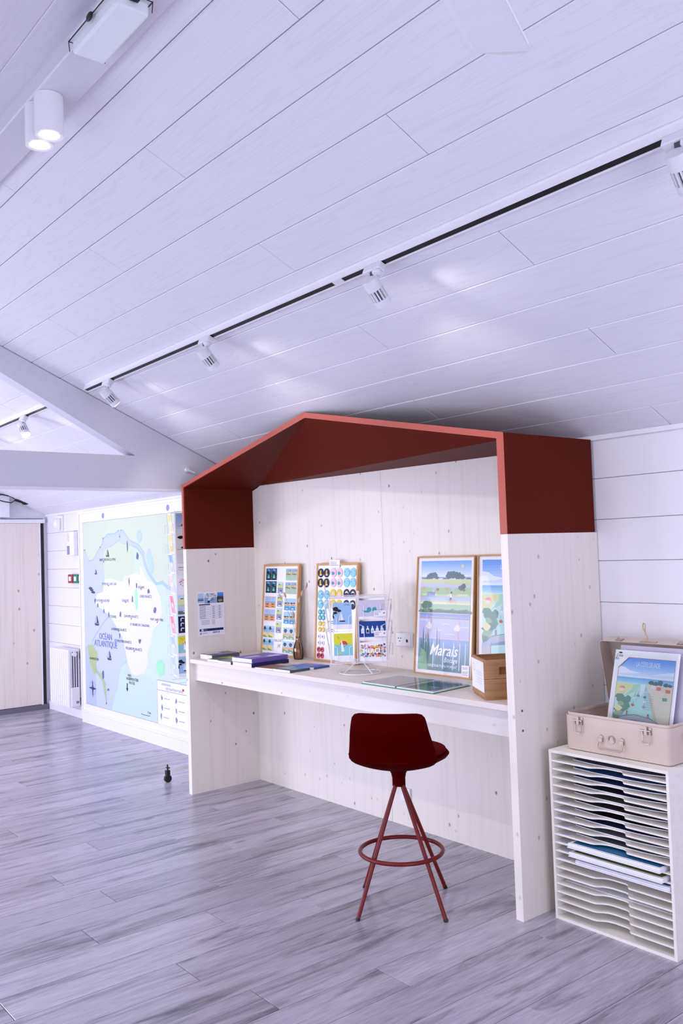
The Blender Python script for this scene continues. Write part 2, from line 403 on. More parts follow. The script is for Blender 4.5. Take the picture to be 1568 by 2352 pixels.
def cboard(L, W):
    k = (round(L, 3), round(W, 3))
    if k not in cb_me:
        e = 0.0013; c = 0.0028; T = 0.012
        x0, x1, y0, y1 = e, L-e, e, W-e
        vs = [(x0, y0, T), (x1, y0, T), (x1, y1, T), (x0, y1, T), (x0, y0, c), (x1, y0, c), (x1, y1, c), (x0, y1, c),
              (x0+c, y0+c, 0), (x1-c, y0+c, 0), (x1-c, y1-c, 0), (x0+c, y1-c, 0)]
        fs = [(0, 4, 5, 1), (1, 5, 6, 2), (2, 6, 7, 3), (3, 7, 4, 0), (4, 8, 9, 5), (5, 9, 10, 6), (6, 10, 11, 7), (7, 11, 8, 4), (8, 11, 10, 9)]
        cb_me[k] = make_mesh('ceiling_board', MB().add(vs, fs), BOARD)
    return cb_me[k]
for r in range(14):
    W = TE[r+1]-TE[r]; js = [J0[r]+2.78*k for k in range(-4, 4)]
    ed = [XL]+[j for j in js if XL+0.1 < j < XR-0.1]+[XR]
    for a, b in zip(ed[:-1], ed[1:]):
        o = inst('ceiling_board', cboard(b-a, W), ci, cpt(a, TE[r]))
        o.rotation_euler = (PI-th, 0, 0)
        M = Matrix((Vector((1, 0, 0)), ce, -cn)).transposed().to_4x4(); M.translation = cpt(a, TE[r]); o.matrix_local = M
ce2 = Vector((0, math.cos(th), math.sin(th))); cn2 = Vector((0, math.sin(th), -math.cos(th)))
LEN2 = (YR-YF)/math.cos(th)
for r in range(13):
    W = LEN2/13; t = r*W
    off = [-0.3, 1.1, 2.4, 0.5][r % 4]
    ed = [XL]+[q for q in [XL+off+3.6*k for k in range(4)] if XL+0.2 < q < XR-0.2]+[XR]
    for a, b in zip(ed[:-1], ed[1:]):
        o = inst('ceiling_board', cboard(b-a, W), ci)
        M = Matrix((Vector((-1, 0, 0)), ce2, -cn2)).transposed().to_4x4()
        M.translation = Vector((b, YF, ZE)) + ce2*t; o.matrix_local = M

# walls
def wall_boards(parent, x0, x1, y, zs, mat, name='wall_board', T=0.012):
    for i, (za, zb) in enumerate(zip(zs[:-1], zs[1:])):
        js = [x0, x1]
        for a, b in zip(js[:-1], js[1:]):
            mb = MB(); e = 0.0012; c = 0.002
            yb, yf = y, y-T
            vs = [(a, yb, za+e), (b, yb, za+e), (b, yb, zb-e), (a, yb, zb-e), (a, yf+c, za+e), (b, yf+c, za+e), (b, yf+c, zb-e), (a, yf+c, zb-e),
                  (a, yf, za+e+c), (b, yf, za+e+c), (b, yf, zb-e-c), (a, yf, zb-e-c)]
            fs = [(0, 1, 5, 4), (1, 2, 6, 5), (2, 3, 7, 6), (3, 0, 4, 7), (4, 5, 9, 8), (5, 6, 10, 9), (6, 7, 11, 10), (7, 4, 8, 11), (8, 9, 10, 11)]
            mb.add(vs, fs); o = build(name, mb, mat, parent)
wb = struct('wall_back', MB().box(XL-0.1, XR+0.1, YW+0.012, YW+0.12, 0, ZE), [paint('#c9c7d4', 0.8)], 'white boarded long wall behind the booth')
zs = [0.0]+[1.908-0.1967*k for k in range(9, -1, -1)]+[ZE]
zs = [z for z in zs if z >= 0]; zs = sorted(set(zs))
if zs[1] < 0.1: zs.pop(1)
wall_boards(wb, XL, XR, YW+0.012, zs, WBOARD)
struct('trim_1', MB().box(XL, XR, YW-0.016, YW-0.0005, ZE-0.016, ZE+0.006), [WHITE], 'thin white cove strip where wall meets ceiling')
struct('baseboard_back', MB().box(XL+0.02, -5.437, YW-0.016, YW-0.0005, 0, 0.085), [WHITE], 'white skirting board along the back wall')
struct('baseboard_right', MB().box(-1.9, XR, YW-0.016, YW-0.0005, 0, 0.085), [WHITE], 'white skirting board right of the shelf unit')
# end wall with big pale wooden sliding door
gable = [(XL, YF-0.1, 0), (XL, YW+0.1, 0), (XL, YW+0.1, ZE-0.03), (XL, YR, ZR+0.02), (XL, YF-0.1, ZE-0.03)]
struct('wall_left', MB().prism(gable, (-0.12, 0, 0)), [paint('#e9e8ef', 0.6)], 'white gable end wall')
struct('wall_right', MB().prism([(XR+0.12, b, c) for a, b, c in gable], (0.1, 0, 0)), [paint('#e9e8ef', 0.6)], 'white gable wall behind the photographer')
mb = MB()
xs = XL
for a, b, z0, z1 in WIN:
    mb.box(xs, a, YF-0.12, YF-0.01, 0, ZE); mb.box(a, b, YF-0.12, YF-0.01, z1, ZE); mb.box(a, b, YF-0.12, YF-0.01, 0, z0); xs = b
mb.box(xs, XR+0.1, YF-0.12, YF-0.01, 0, ZE)
struct('wall_front', mb, [WHITE], 'white window wall opposite the booth')
for i, (a, b, z0, z1) in enumerate(WIN):
    wn = struct('window_%d' % (i+1), None, label='tall white framed window letting daylight in')
    m = MB(); f = 0.06
    m.box(a, a+f, YF-0.1, YF-0.03, z0, z1); m.box(b-f, b, YF-0.1, YF-0.03, z0, z1); m.box(a+f, b-f, YF-0.1, YF-0.03, z0, z0+f); m.box(a+f, b-f, YF-0.1, YF-0.03, z1-f, z1)
    m.box((a+b)/2-f/2, (a+b)/2+f/2, YF-0.1, YF-0.03, z0+f, z1-f); build('window_frame', m, WHITE, wn)
    build('pane', MB().box(a+f, (a+b)/2-f/2, YF-0.07, YF-0.064, z0+f, z1-f), CLEAR, wn)
    build('pane', MB().box((a+b)/2+f/2, b-f, YF-0.07, YF-0.064, z0+f, z1-f), CLEAR, wn)
# sliding wooden door in the end wall
dr = struct('door_1', None, label='tall pale wooden sliding door in the far end wall')
DX = XL+0.012
build('door_panel', MB().box(DX, DX+0.035, 2.30, 3.535, 0.06, 2.02), DOORW, dr)
build('door_panel', MB().box(DX, DX+0.035, 1.06, 2.294, 0.06, 2.02), DOORW, dr)
build('door_edge', MB().box(DX, DX+0.038, 3.536, 3.552, 0.05, 2.03), WHITE, dr)
build('head_rail', MB().box(XL+0.001, DX+0.05, 1.0, 3.60, 2.022, 2.065), WHITE, dr)
build('door_gap_strip', MB().box(XL+0.001, DX+0.004, 3.553, 3.600, 0.02, 2.03), BLACK, dr)  # black colour stands in for the shade in the gap beside the door
build('threshold', MB().box(XL+0.001, DX+0.04, 1.0, 3.60, 0.0, 0.055), paint('#6d6974', 0.6), dr)
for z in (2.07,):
    build('shadow_joint_strip', MB().box(XL+0.001, XL+0.006, 3.15, 3.60, 2.0662, 2.074), BLACK, dr)  # shadow line above the head rail, painted as a black strip

# ridge beam and truss
mb = MB().box(XL, XR, 1.060, 1.200, 3.155, ZR+0.03)
struct('trim_2', mb, [BEAMW], 'white ridge beam running along the top of the ceiling', bevel=0.004)
XT = -5.50; TT = 0.11
tr = struct('trim_3', None, label='white roof truss of rafter and tie beam')
# rafter: bottom edge measured, top runs into the boards
def zc(y): return ZE+SL*(YW-y)
raf = [(XT, 1.16, 3.05), (XT, 1.16, 3.21), (XT, 1.30, zc(1.30)-0.004), (XT, 3.30, zc(3.30)-0.004), (XT, 3.40, 2.15), (XT, 3.05, 2.20), (XT, 2.68, 2.29), (XT, 1.80, 2.765), (XT, 1.45, 2.93)]
build('rafter', MB().prism(raf, (-TT, 0, 0)), BEAMW, tr)
tie = [(XT+0.001, 3.60, 2.07), (XT+0.001, 3.60, zc(3.60)-0.004), (XT+0.001, 3.22, zc(3.22)-0.004), (XT+0.001, 1.3, 2.29), (XT+0.001, 0.0, 2.29), (XT+0.001, YF, 2.115), (XT+0.001, YF, 2.07)]
build('tie_beam', MB().prism(tie, (-TT-0.002, 0, 0)), BEAMW, tr)
build('tie_strip', MB().box(XT-TT-0.01, XT+0.008, YF, 3.60, 2.058, 2.0695), WHITE, tr)
raf2 = [(XT, 1.08, 3.05), (XT, 1.08, 3.21), (XT, 0.94, zc(1.30)-0.004), (XT, -1.06, zc(3.30)-0.004), (XT, -1.16, 2.15), (XT, -0.81, 2.20), (XT, -0.44, 2.29), (XT, 0.44, 2.765), (XT, 0.79, 2.93)]
build('rafter', MB().prism(raf2, (-TT, 0, 0)), BEAMW, tr)

# ================================================================== DISPLAY BOOTH
xl, xr, tk, yf, yb = -5.435, -2.557, 0.04, 2.984, 3.535
bo = thing('display_booth', 'pale wooden display booth with a terracotta gabled hood and a long counter', 'booth', ((xl+xr)/2, (yf+yb)/2, 0))
BOFF = Vector(((xl+xr)/2, (yf+yb)/2, 0))
def bpart(name, mb, mats, label=None, **kw):
    mb.v = [tuple(Vector(p)-BOFF) for p in mb.v]
    o = build(name, mb, mats, bo, **kw)
    if label: o['label'] = label
    return o
ZR1 = 1.652
bpart('side_panel', MB().box(xl, xl+tk, yf, YW-0.005, 0, ZR1), WOODV)
bpart('side_panel', MB().box(xr-tk, xr, yf, YW-0.005, 0, ZR1), WOODV)
xs_ = -3.997
prof = [(xl+tk, 0), (xs_-0.001, 0), (xs_-0.001, 2.088), (-5.288, 2.088), (xl+tk, 2.058)]
bpart('back_panel', MB().prism([(a, yb, b) for a, b in prof], (0, 0.035, 0)), WOODV)
bpart('back_panel', MB().box(xs_+0.001, xr-tk, yb, yb+0.035, 0, 2.088), WOODV)
build_c = 0.908
bpart('counter_top', MB().box(xl+tk, xr-tk, yf+0.006, yb, build_c-0.027, build_c), WOODTOP, bevel=0.002)
bpart('apron', MB().box(xl+tk, xr-tk, yf+0.045, yf+0.07, 0.762, build_c-0.027), WOODX)
# terracotta hood
ZL, ZRt, ZP, XP = 2.092, 2.096, 2.392, -4.009
lf = bpart('hood_side', MB().prism([(xl, yf, ZR1), (xl+tk, yf, ZR1), (xl+tk, yf, ZL-0.002), (xl, yf, ZL)], (0, YW-0.02-yf, 0)), RED)
rt = bpart('hood_side', MB().prism([(xr-tk, yf, ZR1), (xr, yf, ZR1), (xr, yf, ZRt), (xr-tk, yf, ZRt-0.002)], (0, YW-0.02-yf, 0)), RED)
TH = 0.03
FL, PK, FR = Vector((xl+tk, yf, ZL-0.021)), Vector((XP, yf+0.001, ZP-TH)), Vector((xr-tk, yf, ZRt-0.021))
BL, PB, BR = Vector((xl+tk, yb-0.001, 2.060)), Vector((-5.286, yb-0.001, 2.090)), Vector((xr-tk, yb-0.001, 2.090))
up = Vector((0, 0, TH))
def slab(pts, tris):
    n = len(pts); vs = pts+[p+up for p in pts]; fs = list(tris)+[tuple(i+n for i in reversed(t)) for t in tris]
    fs += [(i, (i+1) % n, n+(i+1) % n, n+i) for i in range(n)]
    return MB().add(vs, fs)
oFL, oFR = Vector((xl+0.003, yf+0.001, ZL-TH)), Vector((xr-0.003, yf+0.001, ZRt-TH-0.001))
bpart('hood_roof', slab([oFL, PK, PB, Vector((xl+0.003, yb-0.001, 2.060))], [(0, 1, 2, 3)]), RED)
bpart('hood_roof', slab([PK, oFR, Vector((xr-0.003, yb-0.001, ZRt-TH-0.001)), PB], [(0, 1, 3), (1, 2, 3)]), RED)
# lighter front edge band
fe = MB(); e = 0.0015; Y = yf-e
def band(a, b, c, d): fe.prism([Vector((p[0], Y, p[1])) for p in (a, b, c, d)], (0, e, 0))
band((xl, ZR1), (xl+tk*0.62, ZR1), (xl+tk*0.62, ZL-0.018), (xl, ZL))
band((xl, ZL), (xl+tk*0.62, ZL-0.018), (XP+0.012, ZP-0.033), (XP, ZP))
band((XP, ZP), (XP+0.012, ZP-0.033), (xr-tk, ZRt-0.022), (xr, ZRt))
band((xr, ZRt), (xr-tk, ZRt-0.022), (xr-tk, ZR1), (xr, ZR1))
bpart('hood_edge', fe, REDEDGE, 'terracotta front edge band of the hood')
# screw heads on right side panel
sc = make_mesh('screw_head', MB().cone((0, 0, 0), (0.002, 0, 0), 0.005, 0.005, 10), DGREY)
for y_, z_ in ((3.03, 0.885), (3.03, 0.80)):
    o = inst('screw_head', sc, bo, Vector((xr, y_, z_))-BOFF)

# ================================================================== CEILING FITTINGS
SPOTM = paint('#e6e6ea', 0.35); LAMPE = emit('lamp_glow', '#fff6ea', 14.0)
def track_spot(loc, aim, label, power, face=True, tdir=(1, 0, 0)):
    t = thing('track_spotlight', label, 'spotlight', loc, group='white track spotlights')
    d = Vector(tdir).normalized()
    s_ = Vector((0, -math.cos(th), math.sin(th)))
    n_ = cn
    ad = MB().obox(-d*0.05-s_*0.017, d*0.10, s_*0.034, n_*0.03)
    ad.cone(d*0.025+n_*0.03, d*0.025+n_*0.046, 0.02, 0.018, 14)
    build('adapter', ad, SPOTM, t, bevel=0.003)
    a = Vector(aim).normalized()
    hp = d*0.0+n_*0.03
    hb = hp + Vector((0.0, 0, -0.055)) - a*0.012
    build('arm', MB().obox(hp-d*0.012-s_*0.008, d*0.024, s_*0.016, hb-hp+a*0.02), DGREY, t)
    p = hb
    hd = MB(); R = 0.033
    hd.cone(p-a*0.022, p+a*0.022, R*0.98, R, 24)
    hd.cone(p+a*0.066, p+a*0.092, R, R, 24)
    hd.cone(p+a*0.022, p+a*0.066, R*0.72, R*0.72, 20)
    ax = a.orthogonal().normalized(); bx = a.cross(ax)
    for i in range(14):
        q = 2*PI*i/14; rad = ax*math.cos(q)+bx*math.sin(q); tan = a.cross(rad)
        hd.obox(p+a*0.021+rad*R*0.7-tan*0.0028, rad*R*0.29, tan*0.0056, a*0.046)
    build('lamp_head', hd, SPOTM, t, smooth=0.6)
    build('heat_sink', MB().cone(p+a*0.023, p+a*0.0655, R*0.73, R*0.73, 20), DGREY, t)
    if face:
        build('lens', MB().cone(p+a*0.0921, p+a*0.0935, R*0.85, R*0.85, 20), LAMPE, t)
        l = bpy.data.lights.new('spot_beam', 'SPOT'); l.energy = power; l.spot_size = math.radians(100); l.spot_blend = 0.5; l.color = (1.0, 0.93, 0.87); l.shadow_soft_size = 0.03
        lo = bpy.data.objects.new('spot_beam', l); COL.objects.link(lo); lo.parent = t; lo.location = p+a*0.10
        lo.rotation_euler = a.to_track_quat('-Z', 'Y').to_euler()
        # added weak spot, imitates stray light from the slots on the ceiling
        l = bpy.data.lights.new('added_stray_spot', 'SPOT'); l.energy = power*0.17; l.spot_size = math.radians(55); l.spot_blend = 1.0; l.color = (1.0, 0.95, 0.93); l.shadow_soft_size = 0.01
        lo = bpy.data.objects.new('added_stray_spot', l); COL.objects.link(lo); lo.parent = t; v_ = Vector((0.72, 0.66, -0.02)).normalized(); lo.location = p+a*0.045+v_*0.045
        lo.rotation_euler = v_.to_track_quat('-Z', 'Y').to_euler()
    return t
def track(xa, ya, xb, yb_, label):
    pa = Vector((xa, ya, zc(ya)))+cn*0.001; pb = Vector((xb, yb_, zc(yb_)))+cn*0.001; d = (pb-pa); L = d.length; d.normalize()
    t = thing('light_track', label, 'light track', pa)
    m = MB(); H = 0.034; Wd = 0.036
    s_ = Vector((0, -math.cos(th), math.sin(th)))
    # U-profile: two side walls, top, lips; black slot inside
    m.obox(-s_*Wd/2, d*L, s_*0.007, cn*H); m.obox(s_*(Wd/2-0.007), d*L, s_*0.007, cn*H); m.obox(-s_*Wd/2, d*L, s_*Wd, cn*0.004)
    m.obox(-s_*(Wd/2+0.006), d*L, s_*0.012, cn*0.006); m.obox(s_*(Wd/2-0.006), d*L, s_*0.012, cn*0.006)
    build('profile', m, WHITEG, t)
    build('slot', MB().obox(-s_*(Wd/2-0.0071)+cn*0.026, d*L, s_*(Wd-0.0142), cn*0.006), BLACK, t)
    build('end_cap', MB().obox(-s_*Wd/2-d*0.008, d*0.0078, s_*Wd, cn*H), WHITE, t)
    return t, pa, d
t1, pa, td = track(-5.37, 2.300, 0.9, 2.222, 'long white ceiling track with a black slot above the booth')
mj = MB().obox(Vector((0, 0, 0))-td*0.03-Vector((0, -math.cos(th), math.sin(th)))*0.0105+cn*0.033, td*0.06, Vector((0, -math.cos(th), math.sin(th)))*0.021, cn*0.003)
jt = build('joint_connector', mj, SPOTM, t1); jt.location = td*2.61
def tp(x): 
    k = (x-pa.x)/td.x; return pa+td*k+cn*0.0345
AIM = (-0.08, 0.70, -0.70)
track_spot(tp(-5.02), (0.0, 0.72, -0.69), 'small white track spotlight nearest the truss end of the long track', 7, tdir=td)
track_spot(tp(-3.83), AIM, 'small white track spotlight above the peak of the terracotta hood', 7, tdir=td)
track_spot(tp(-2.53), AIM, 'white track spotlight right of the track joint', 7, tdir=td)
track_spot(tp(-1.245), AIM, 'white track spotlight cut by the right edge of the photo', 7, tdir=td)
t2, pb2, td2 = track(-9.2, 2.335, -6.03, 2.307, 'short far ceiling track beyond the truss')
def tp2(x): return pb2+td2*((x-pb2.x)/td2.x)+cn*0.0345
track_spot(tp2(-6.52), (0.62, 0.05, -0.72), 'lit white spotlight on the far track beyond the truss', 6, tdir=td2)

track_spot(tp2(-7.6), (0.3, 0.6, -0.7), 'unseen white spotlight added on the far track left of the lit one', 6, tdir=td2)  # unseen spotlight added to brighten the far bay
track_spot(tp2(-8.6), (0.3, 0.6, -0.7), 'unseen white spotlight added at the far end of the far track', 6, tdir=td2)  # second unseen spotlight, added for more light in the far bay
# double cylinder downlight under the ridge beam
dl = thing('double_downlight', 'white twin cylinder downlight glowing under the ridge beam', 'ceiling light', (-2.90, 1.106, 3.155))
m = MB()
for dx in (-0.044, 0.044):
    m.lathe([(0.030, -0.132), (0.0465, -0.135), (0.0475, -0.125), (0.0475, -0.001)], 28, 0, (dx, 0, 0))
build('housing', m, WHITEG, dl, smooth=0.7)
for dx in (-0.044, 0.044):
    build('bulb', MB().cone((dx, 0, -0.1322), (dx, 0, -0.1345), 0.028, 0.028, 20), LAMPE, dl)
    l = bpy.data.lights.new('downlight_beam', 'SPOT'); l.energy = 24; l.spot_size = math.radians(150); l.spot_blend = 0.7; l.color = (1.0, 0.95, 0.9); l.shadow_soft_size = 0.03
    lo = bpy.data.objects.new('downlight_beam', l); COL.objects.link(lo); lo.parent = dl; lo.location = (dx, 0, -0.15)
# emergency light
el = thing('emergency_light', 'clear rectangular emergency light on the ridge beam', 'emergency light', (-2.33, 1.085, 3.155))
DIFF, nt, b = newmat('emergency_diffuser'); b.inputs['Base Color'].default_value = (0.78, 0.82, 0.84, 1); b.inputs['Roughness'].default_value = 0.2
b.inputs['Emission Color'].default_value = (0.9, 0.95, 1, 1); b.inputs['Emission Strength'].default_value = 0.04
build('base', MB().box(-0.155, 0.155, -0.055, 0.055, -0.012, -0.0005), WHITE, el)
build('diffuser', MB().box(-0.15, 0.15, -0.05, 0.05, -0.055, -0.0122), DIFF, el, bevel=0.008, seg=2)
gm = MB()
gm.tube([(-0.158, -0.057, -0.014), (0.158, -0.057, -0.014), (0.158, 0.057, -0.014), (-0.158, 0.057, -0.014)], 0.0018, 6, closed=True)
for sx in (-1, 1):
    for sy in (-1, 1): gm.tube([(sx*0.158, sy*0.057, -0.014), (sx*0.156, sy*0.055, -0.045)], 0.0014, 5)
build('wire_guard', gm, BLACK, el)
build('clip', MB().box(0.152, 0.166, -0.014, 0.014, -0.03, -0.004).ball((0.162, 0, -0.024), 0.008, 0.016, 0.012), BLACK, el)
build('clip', MB().ball((0.0, -0.06, -0.018), 0.02, 0.006, 0.012), BLACK, el)
# ceiling fan: only one blade tip is in view
HX, HY = -0.80, 0.72; FZ = 2.545
fa = thing('ceiling_fan', 'white ceiling fan with a rounded blade reaching into the top of the photo', 'ceiling fan', (HX, HY, FZ))
ang0 = math.atan2(1.312-HY, -1.083-HX)
for k in range(3):
    a = ang0+k*2*PI/3; R = 0.655 if True else 0
    ca, sa = math.cos(a), math.sin(a)
    pts = []; NN = 10
    prof2 = [(0.12, -0.028), (0.2, -0.045), (0.35, -0.052), (R-0.03, -0.055), (R-0.008, -0.050), (R+0.004, -0.036), (R+0.012, 0.0), (R-0.002, 0.036), (R-0.012, 0.050), (R-0.035, 0.056), (0.35, 0.052), (0.2, 0.045), (0.12, 0.028)]
    mbl = MB()
    top = []; 
    for rr, ww in prof2:
        z = ww*0.22 + (ww/0.055)**2*-0.006
        top.append(Vector((rr*ca-ww*sa, rr*sa+ww*ca, z)))
    mbl.prism(top, (0, 0, 0.006)); build('blade', mbl, WHITE, fa)
build('hub', MB().lathe([(0.02, -0.05), (0.09, -0.045), (0.11, -0.01), (0.11, 0.04), (0.05, 0.06), (0.018, 0.08)], 24), WHITE, fa, smooth=0.7)
build('rod', MB().cone((0, 0, 0.07), (0, 0, ZR-SL*(YR-HY)-FZ-0.012), 0.013, 0.013, 12), WHITE, fa)
# small white sensor on the tie beam end
sn = thing('ceiling_sensor', 'tiny white sensor on the truss beside the hood', 'sensor', (XT+0.002, 3.06, 2.205))
build('sensor_body', MB().cone((0, 0, 0), (0.02, 0, 0), 0.014, 0.014, 12), WHITEG, sn)
build('sensor_arm', MB().tube([(0.015, 0, 0), (0.03, 0.05, -0.02)], 0.006, 8), SPOTM, sn)

# ================================================================== END WALL AND CORNER THINGS
# radiator on back wall near the corner
rd = thing('electric_radiator', 'white ribbed electric radiator low on the wall beside the map', 'radiator', (-9.02, YW-0.0005, 0.13))
m = MB(); rw, rh, rdp = 0.50, 0.57, 0.145
m.box(-rw/2, rw/2, -rdp, -rdp+0.022, 0, rh)
for i in range(9): m.box(-rw/2+0.01+i*0.0545, -rw/2+0.055+i*0.0545, -rdp-0.005, -rdp, 0.012, rh-0.012)
m.box(-rw/2, rw/2, -rdp+0.022, -0.035, rh-0.02, rh); m.box(-rw/2, rw/2, -rdp+0.022, -0.035, 0, 0.02); m.box(-rw/2, -rw/2+0.015, -rdp+0.022, -0.035, 0.02, rh-0.02)
m.box(-rw/2+0.05, rw/2-0.05, -0.035, 0, 0.08, rh-0.1)
build('body', m, WHITE, rd)
build('grille_back', MB().box(rw/2-0.03, rw/2-0.012, -rdp+0.022, -0.037, 0.022, rh-0.022), paint('#4a4c5c', 0.5), rd)
for i in range(4):
    yy = -rdp+0.026+i*0.024
    build('grille_bar', MB().box(rw/2-0.012, rw/2, yy, yy+0.009, 0.195, rh-0.02), WHITE, rd)
build('control_box', MB().box(rw/2-0.0119, rw/2+0.006, -rdp+0.0222, -0.036, 0.0, 0.193), WHITEG, rd, bevel=0.004)
build('rating_label', MB().box(rw/2+0.0062, rw/2+0.0068, -0.075, -0.045, 0.03, 0.055), paint('#8a8aa0', 0.5), rd)
build('thermostat_dial', MB().cone((rw/2-0.004, -0.085, rh-0.045), (rw/2+0.016, -0.085, rh-0.045), 0.024, 0.022, 18), WHITEG, rd)
# intercom handset
ip = thing('wall_intercom', 'slim white intercom box on the wall left of the map', 'intercom', (-8.91, YW-0.0005, 1.775))
build('housing', MB().box(-0.085, 0.085, -0.05, 0, -0.125, 0.125), WHITEG, ip, bevel=0.006)
m = MB()
for i in range(7): m.box(-0.07, -0.02, -0.052, -0.0501, 0.02+i*0.013, 0.025+i*0.013)
build('speaker_grille', m, paint('#b9b8cc', 0.5), ip)
build('keypad', MB().box(-0.075, -0.015, -0.053, -0.0501, -0.11, -0.02), paint('#8f8fa6', 0.5), ip)
for nm, lb, xx, hx in (('fire_call_point', 'red fire alarm call point on the wall by the map', -8.93, '#a1202c'), ('green_call_point', 'green door release call point beside the red alarm box', -8.795, '#1f7a5a')):
    t = thing(nm, lb, 'call point', (xx, YW-0.0005, 1.415))
    build('box', MB().box(-0.055, 0.055, -0.05, 0, -0.045, 0.045), paint(hx, 0.35), t, bevel=0.004)
    build('press_plate', MB().box(-0.028, 0.028, -0.052, -0.0501, -0.022, 0.022), PAPER, t)
    build('press_plate', MB().box(0.0502, 0.057, -0.036, -0.014, -0.022, 0.022), PAPER, t)
# wall flood lamp / siren in corner
wl = thing('wall_siren', 'small white alarm siren high in the far corner', 'alarm', (-9.27, YW-0.0005, 2.0))
build('base', MB().box(-0.075, 0.075, -0.02, 0, -0.08, 0.085), WHITE, wl, bevel=0.004)
build('dome', MB().ball((-0.05, -0.02, 0.0), 0.055, 0.045, 0.06), WHITEG, wl, smooth=0.9)
build('horn', MB().box(0.0, 0.06, -0.05, -0.0201, -0.07, 0.05), SPOTM, wl, bevel=0.006)
# white box and black cable above the door
eb = thing('wall_screen_box', 'white box mounted above the sliding door', 'box', (XL+0.0005, 3.02, 2.22))
build('box', MB().box(0, 0.12, -0.35, 0.18, -0.135, 0.10), WHITE, eb, bevel=0.004)
cbl = build('black_cable', MB().tube([(XL+0.13, 3.05, 2.30), (XL+0.14, 3.11, 2.325), (XL+0.15, 3.20, 2.305), (XL+0.16, 3.25, 2.27), (XL+0.17, 3.20, 2.235), (XL+0.16, 3.12, 2.25), (XL+0.14, 3.02, 2.285)], 0.006, 8), BLACK)
tag(cbl, 'loop of black cable hanging above the sliding door', 'cable')
pl = thing('black_plug', 'black plug hanging from a cable at the ceiling above the door', 'plug', (XL+0.17, 3.30, 2.245))
build('plug_body', MB().ball((0, 0.05, -0.012), 0.02, 0.04, 0.02).tube([(0, -0.06, 0.02), (0, 0.03, -0.005)], 0.013, 8), BLACK, pl, smooth=0.8)
# small socket by radiator
so = thing('wall_switch', 'small white connection plate between radiator and map', 'switch plate', (-8.70, YW-0.0005, 0.33))
build('plate', MB().box(-0.035, 0.035, -0.012, 0, -0.04, 0.04), WHITEG, so, bevel=0.003)
build('switch_dot', MB().cone((0, -0.012, 0), (0, -0.014, 0), 0.006, 0.006, 10), DGREY, so)

# ================================================================== WALL MAP
MX = -7.3
mp_ = thing('wall_map', 'large illustrated coastal map board standing against the back wall', 'map', (MX, 3.618, 0))
FRM = paint('#f1efe6', 0.4)
XA, XB, ZA, ZB = -8.645, -5.96, 0.10, 2.085
build('backing_board', MB().box(XA-MX+0.002, XB-MX-0.002, -0.045, 0, ZA, ZB-0.002), FRM, mp_)
m = MB(); fwid = 0.022
m.box(XA-MX, XA-MX+fwid, -0.055, 0, ZA, ZB); m.box(XB-MX-fwid, XB-MX, -0.055, 0, ZA, ZB); m.box(XA-MX+fwid, XB-MX-fwid, -0.055, 0, ZB-fwid, ZB); m.box(XA-MX+fwid, XB-MX-fwid, -0.055, 0, ZA, ZA+fwid)
build('frame', m, WHITE, mp_)
build('plinth', MB().box(XA-MX+0.03, XB-MX, -0.06, 0, 0, ZA-0.001), WHITE, mp_)
for xx in (-8.06, -6.755): build('fixing_disc', MB().cone((xx-MX, -0.045, 2.02), (xx-MX, -0.0465, 2.02), 0.026, 0.026, 20), paint('#8f93c4', 0.35), mp_)
a = Art(1, 1, x0=-MX, z0=0, y=-0.0455, eps=0.00008)
RX = -6.05; BZ = 0.185; TZ = 1.972; LX = -8.545
SEA, LAND, LAND2, RIV = '#c6d1f2', '#d3dfc6', '#d0e3e4', '#adcdf0'
a.rect('#8d93a0', LX-0.003, BZ-0.003, RX+0.003, TZ+0.003)
a.rect(SEA, LX, BZ, RX, TZ)
a.rect('#b9c6ee', LX, BZ, -8.3, 0.75)
Nl = [(-8.545, 1.72), (-8.4, 1.59), (-8.31, 1.6), (-8.2, 1.68), (-8.08, 1.76), (-8.07, 1.81), (-8.06, 1.8), (-7.96, 1.84), (-7.8, 1.84), (-7.72, 1.87), (-7.70, 1.80), (-7.68, 1.87), (-7.63, 1.86), (-7.5, 1.77), (-7.31, 1.72), (-7.21, 1.65), (-7.2, 1.58), (-7.13, 1.48), (-7.03, 1.41), (-6.98, 1.38), (-6.88, 1.4), (-6.79, 1.36), (-6.58, 1.32), (RX, 1.25), (RX, TZ), (LX, TZ)]
a.poly(LAND, Nl); a.line(RIV, Nl[:23], 0.014)
Sg = [(-8.05, 1.7), (-7.88, 1.72), (-7.72, 1.77), (-7.64, 1.74), (-7.46, 1.72), (-7.34, 1.69), (-7.25, 1.63), (-7.21, 1.54), (-7.14, 1.46), (-7.01, 1.37), (-6.88, 1.38), (-6.79, 1.34), (-6.58, 1.30), (RX, 1.22)]
cw = [(-8.05, 1.7), (-8.07, 1.59), (-8.06, 1.48), (-8.08, 1.34), (-8.11, 1.29), (-8.25, 1.27), (-8.27, 1.17), (-8.12, 1.12), (-7.95, 1.07), (-7.81, 0.97), (-7.69, 0.88), (-7.63, 0.75), (-7.6, 0.67), (-7.73, 0.61), (-7.77, 0.53), (-7.81, 0.42), (-7.88, 0.33), (-7.96, BZ)]
a.poly(LAND2, Sg+[(RX, BZ)]+cw[::-1][:-1]); a.line(RIV, Sg, 0.014); a.line(RIV, cw, 0.012)
a.poly('#cfdec2', [(-8.05, 1.7), (-7.88, 1.72), (-7.72, 1.77), (-7.64, 1.74), (-7.46, 1.72), (-7.40, 1.60), (-7.42, 1.46), (-7.62, 1.44), (-7.66, 1.39), (-7.9, 1.42), (-8.05, 1.41), (-8.06, 1.48), (-8.07, 1.59)])
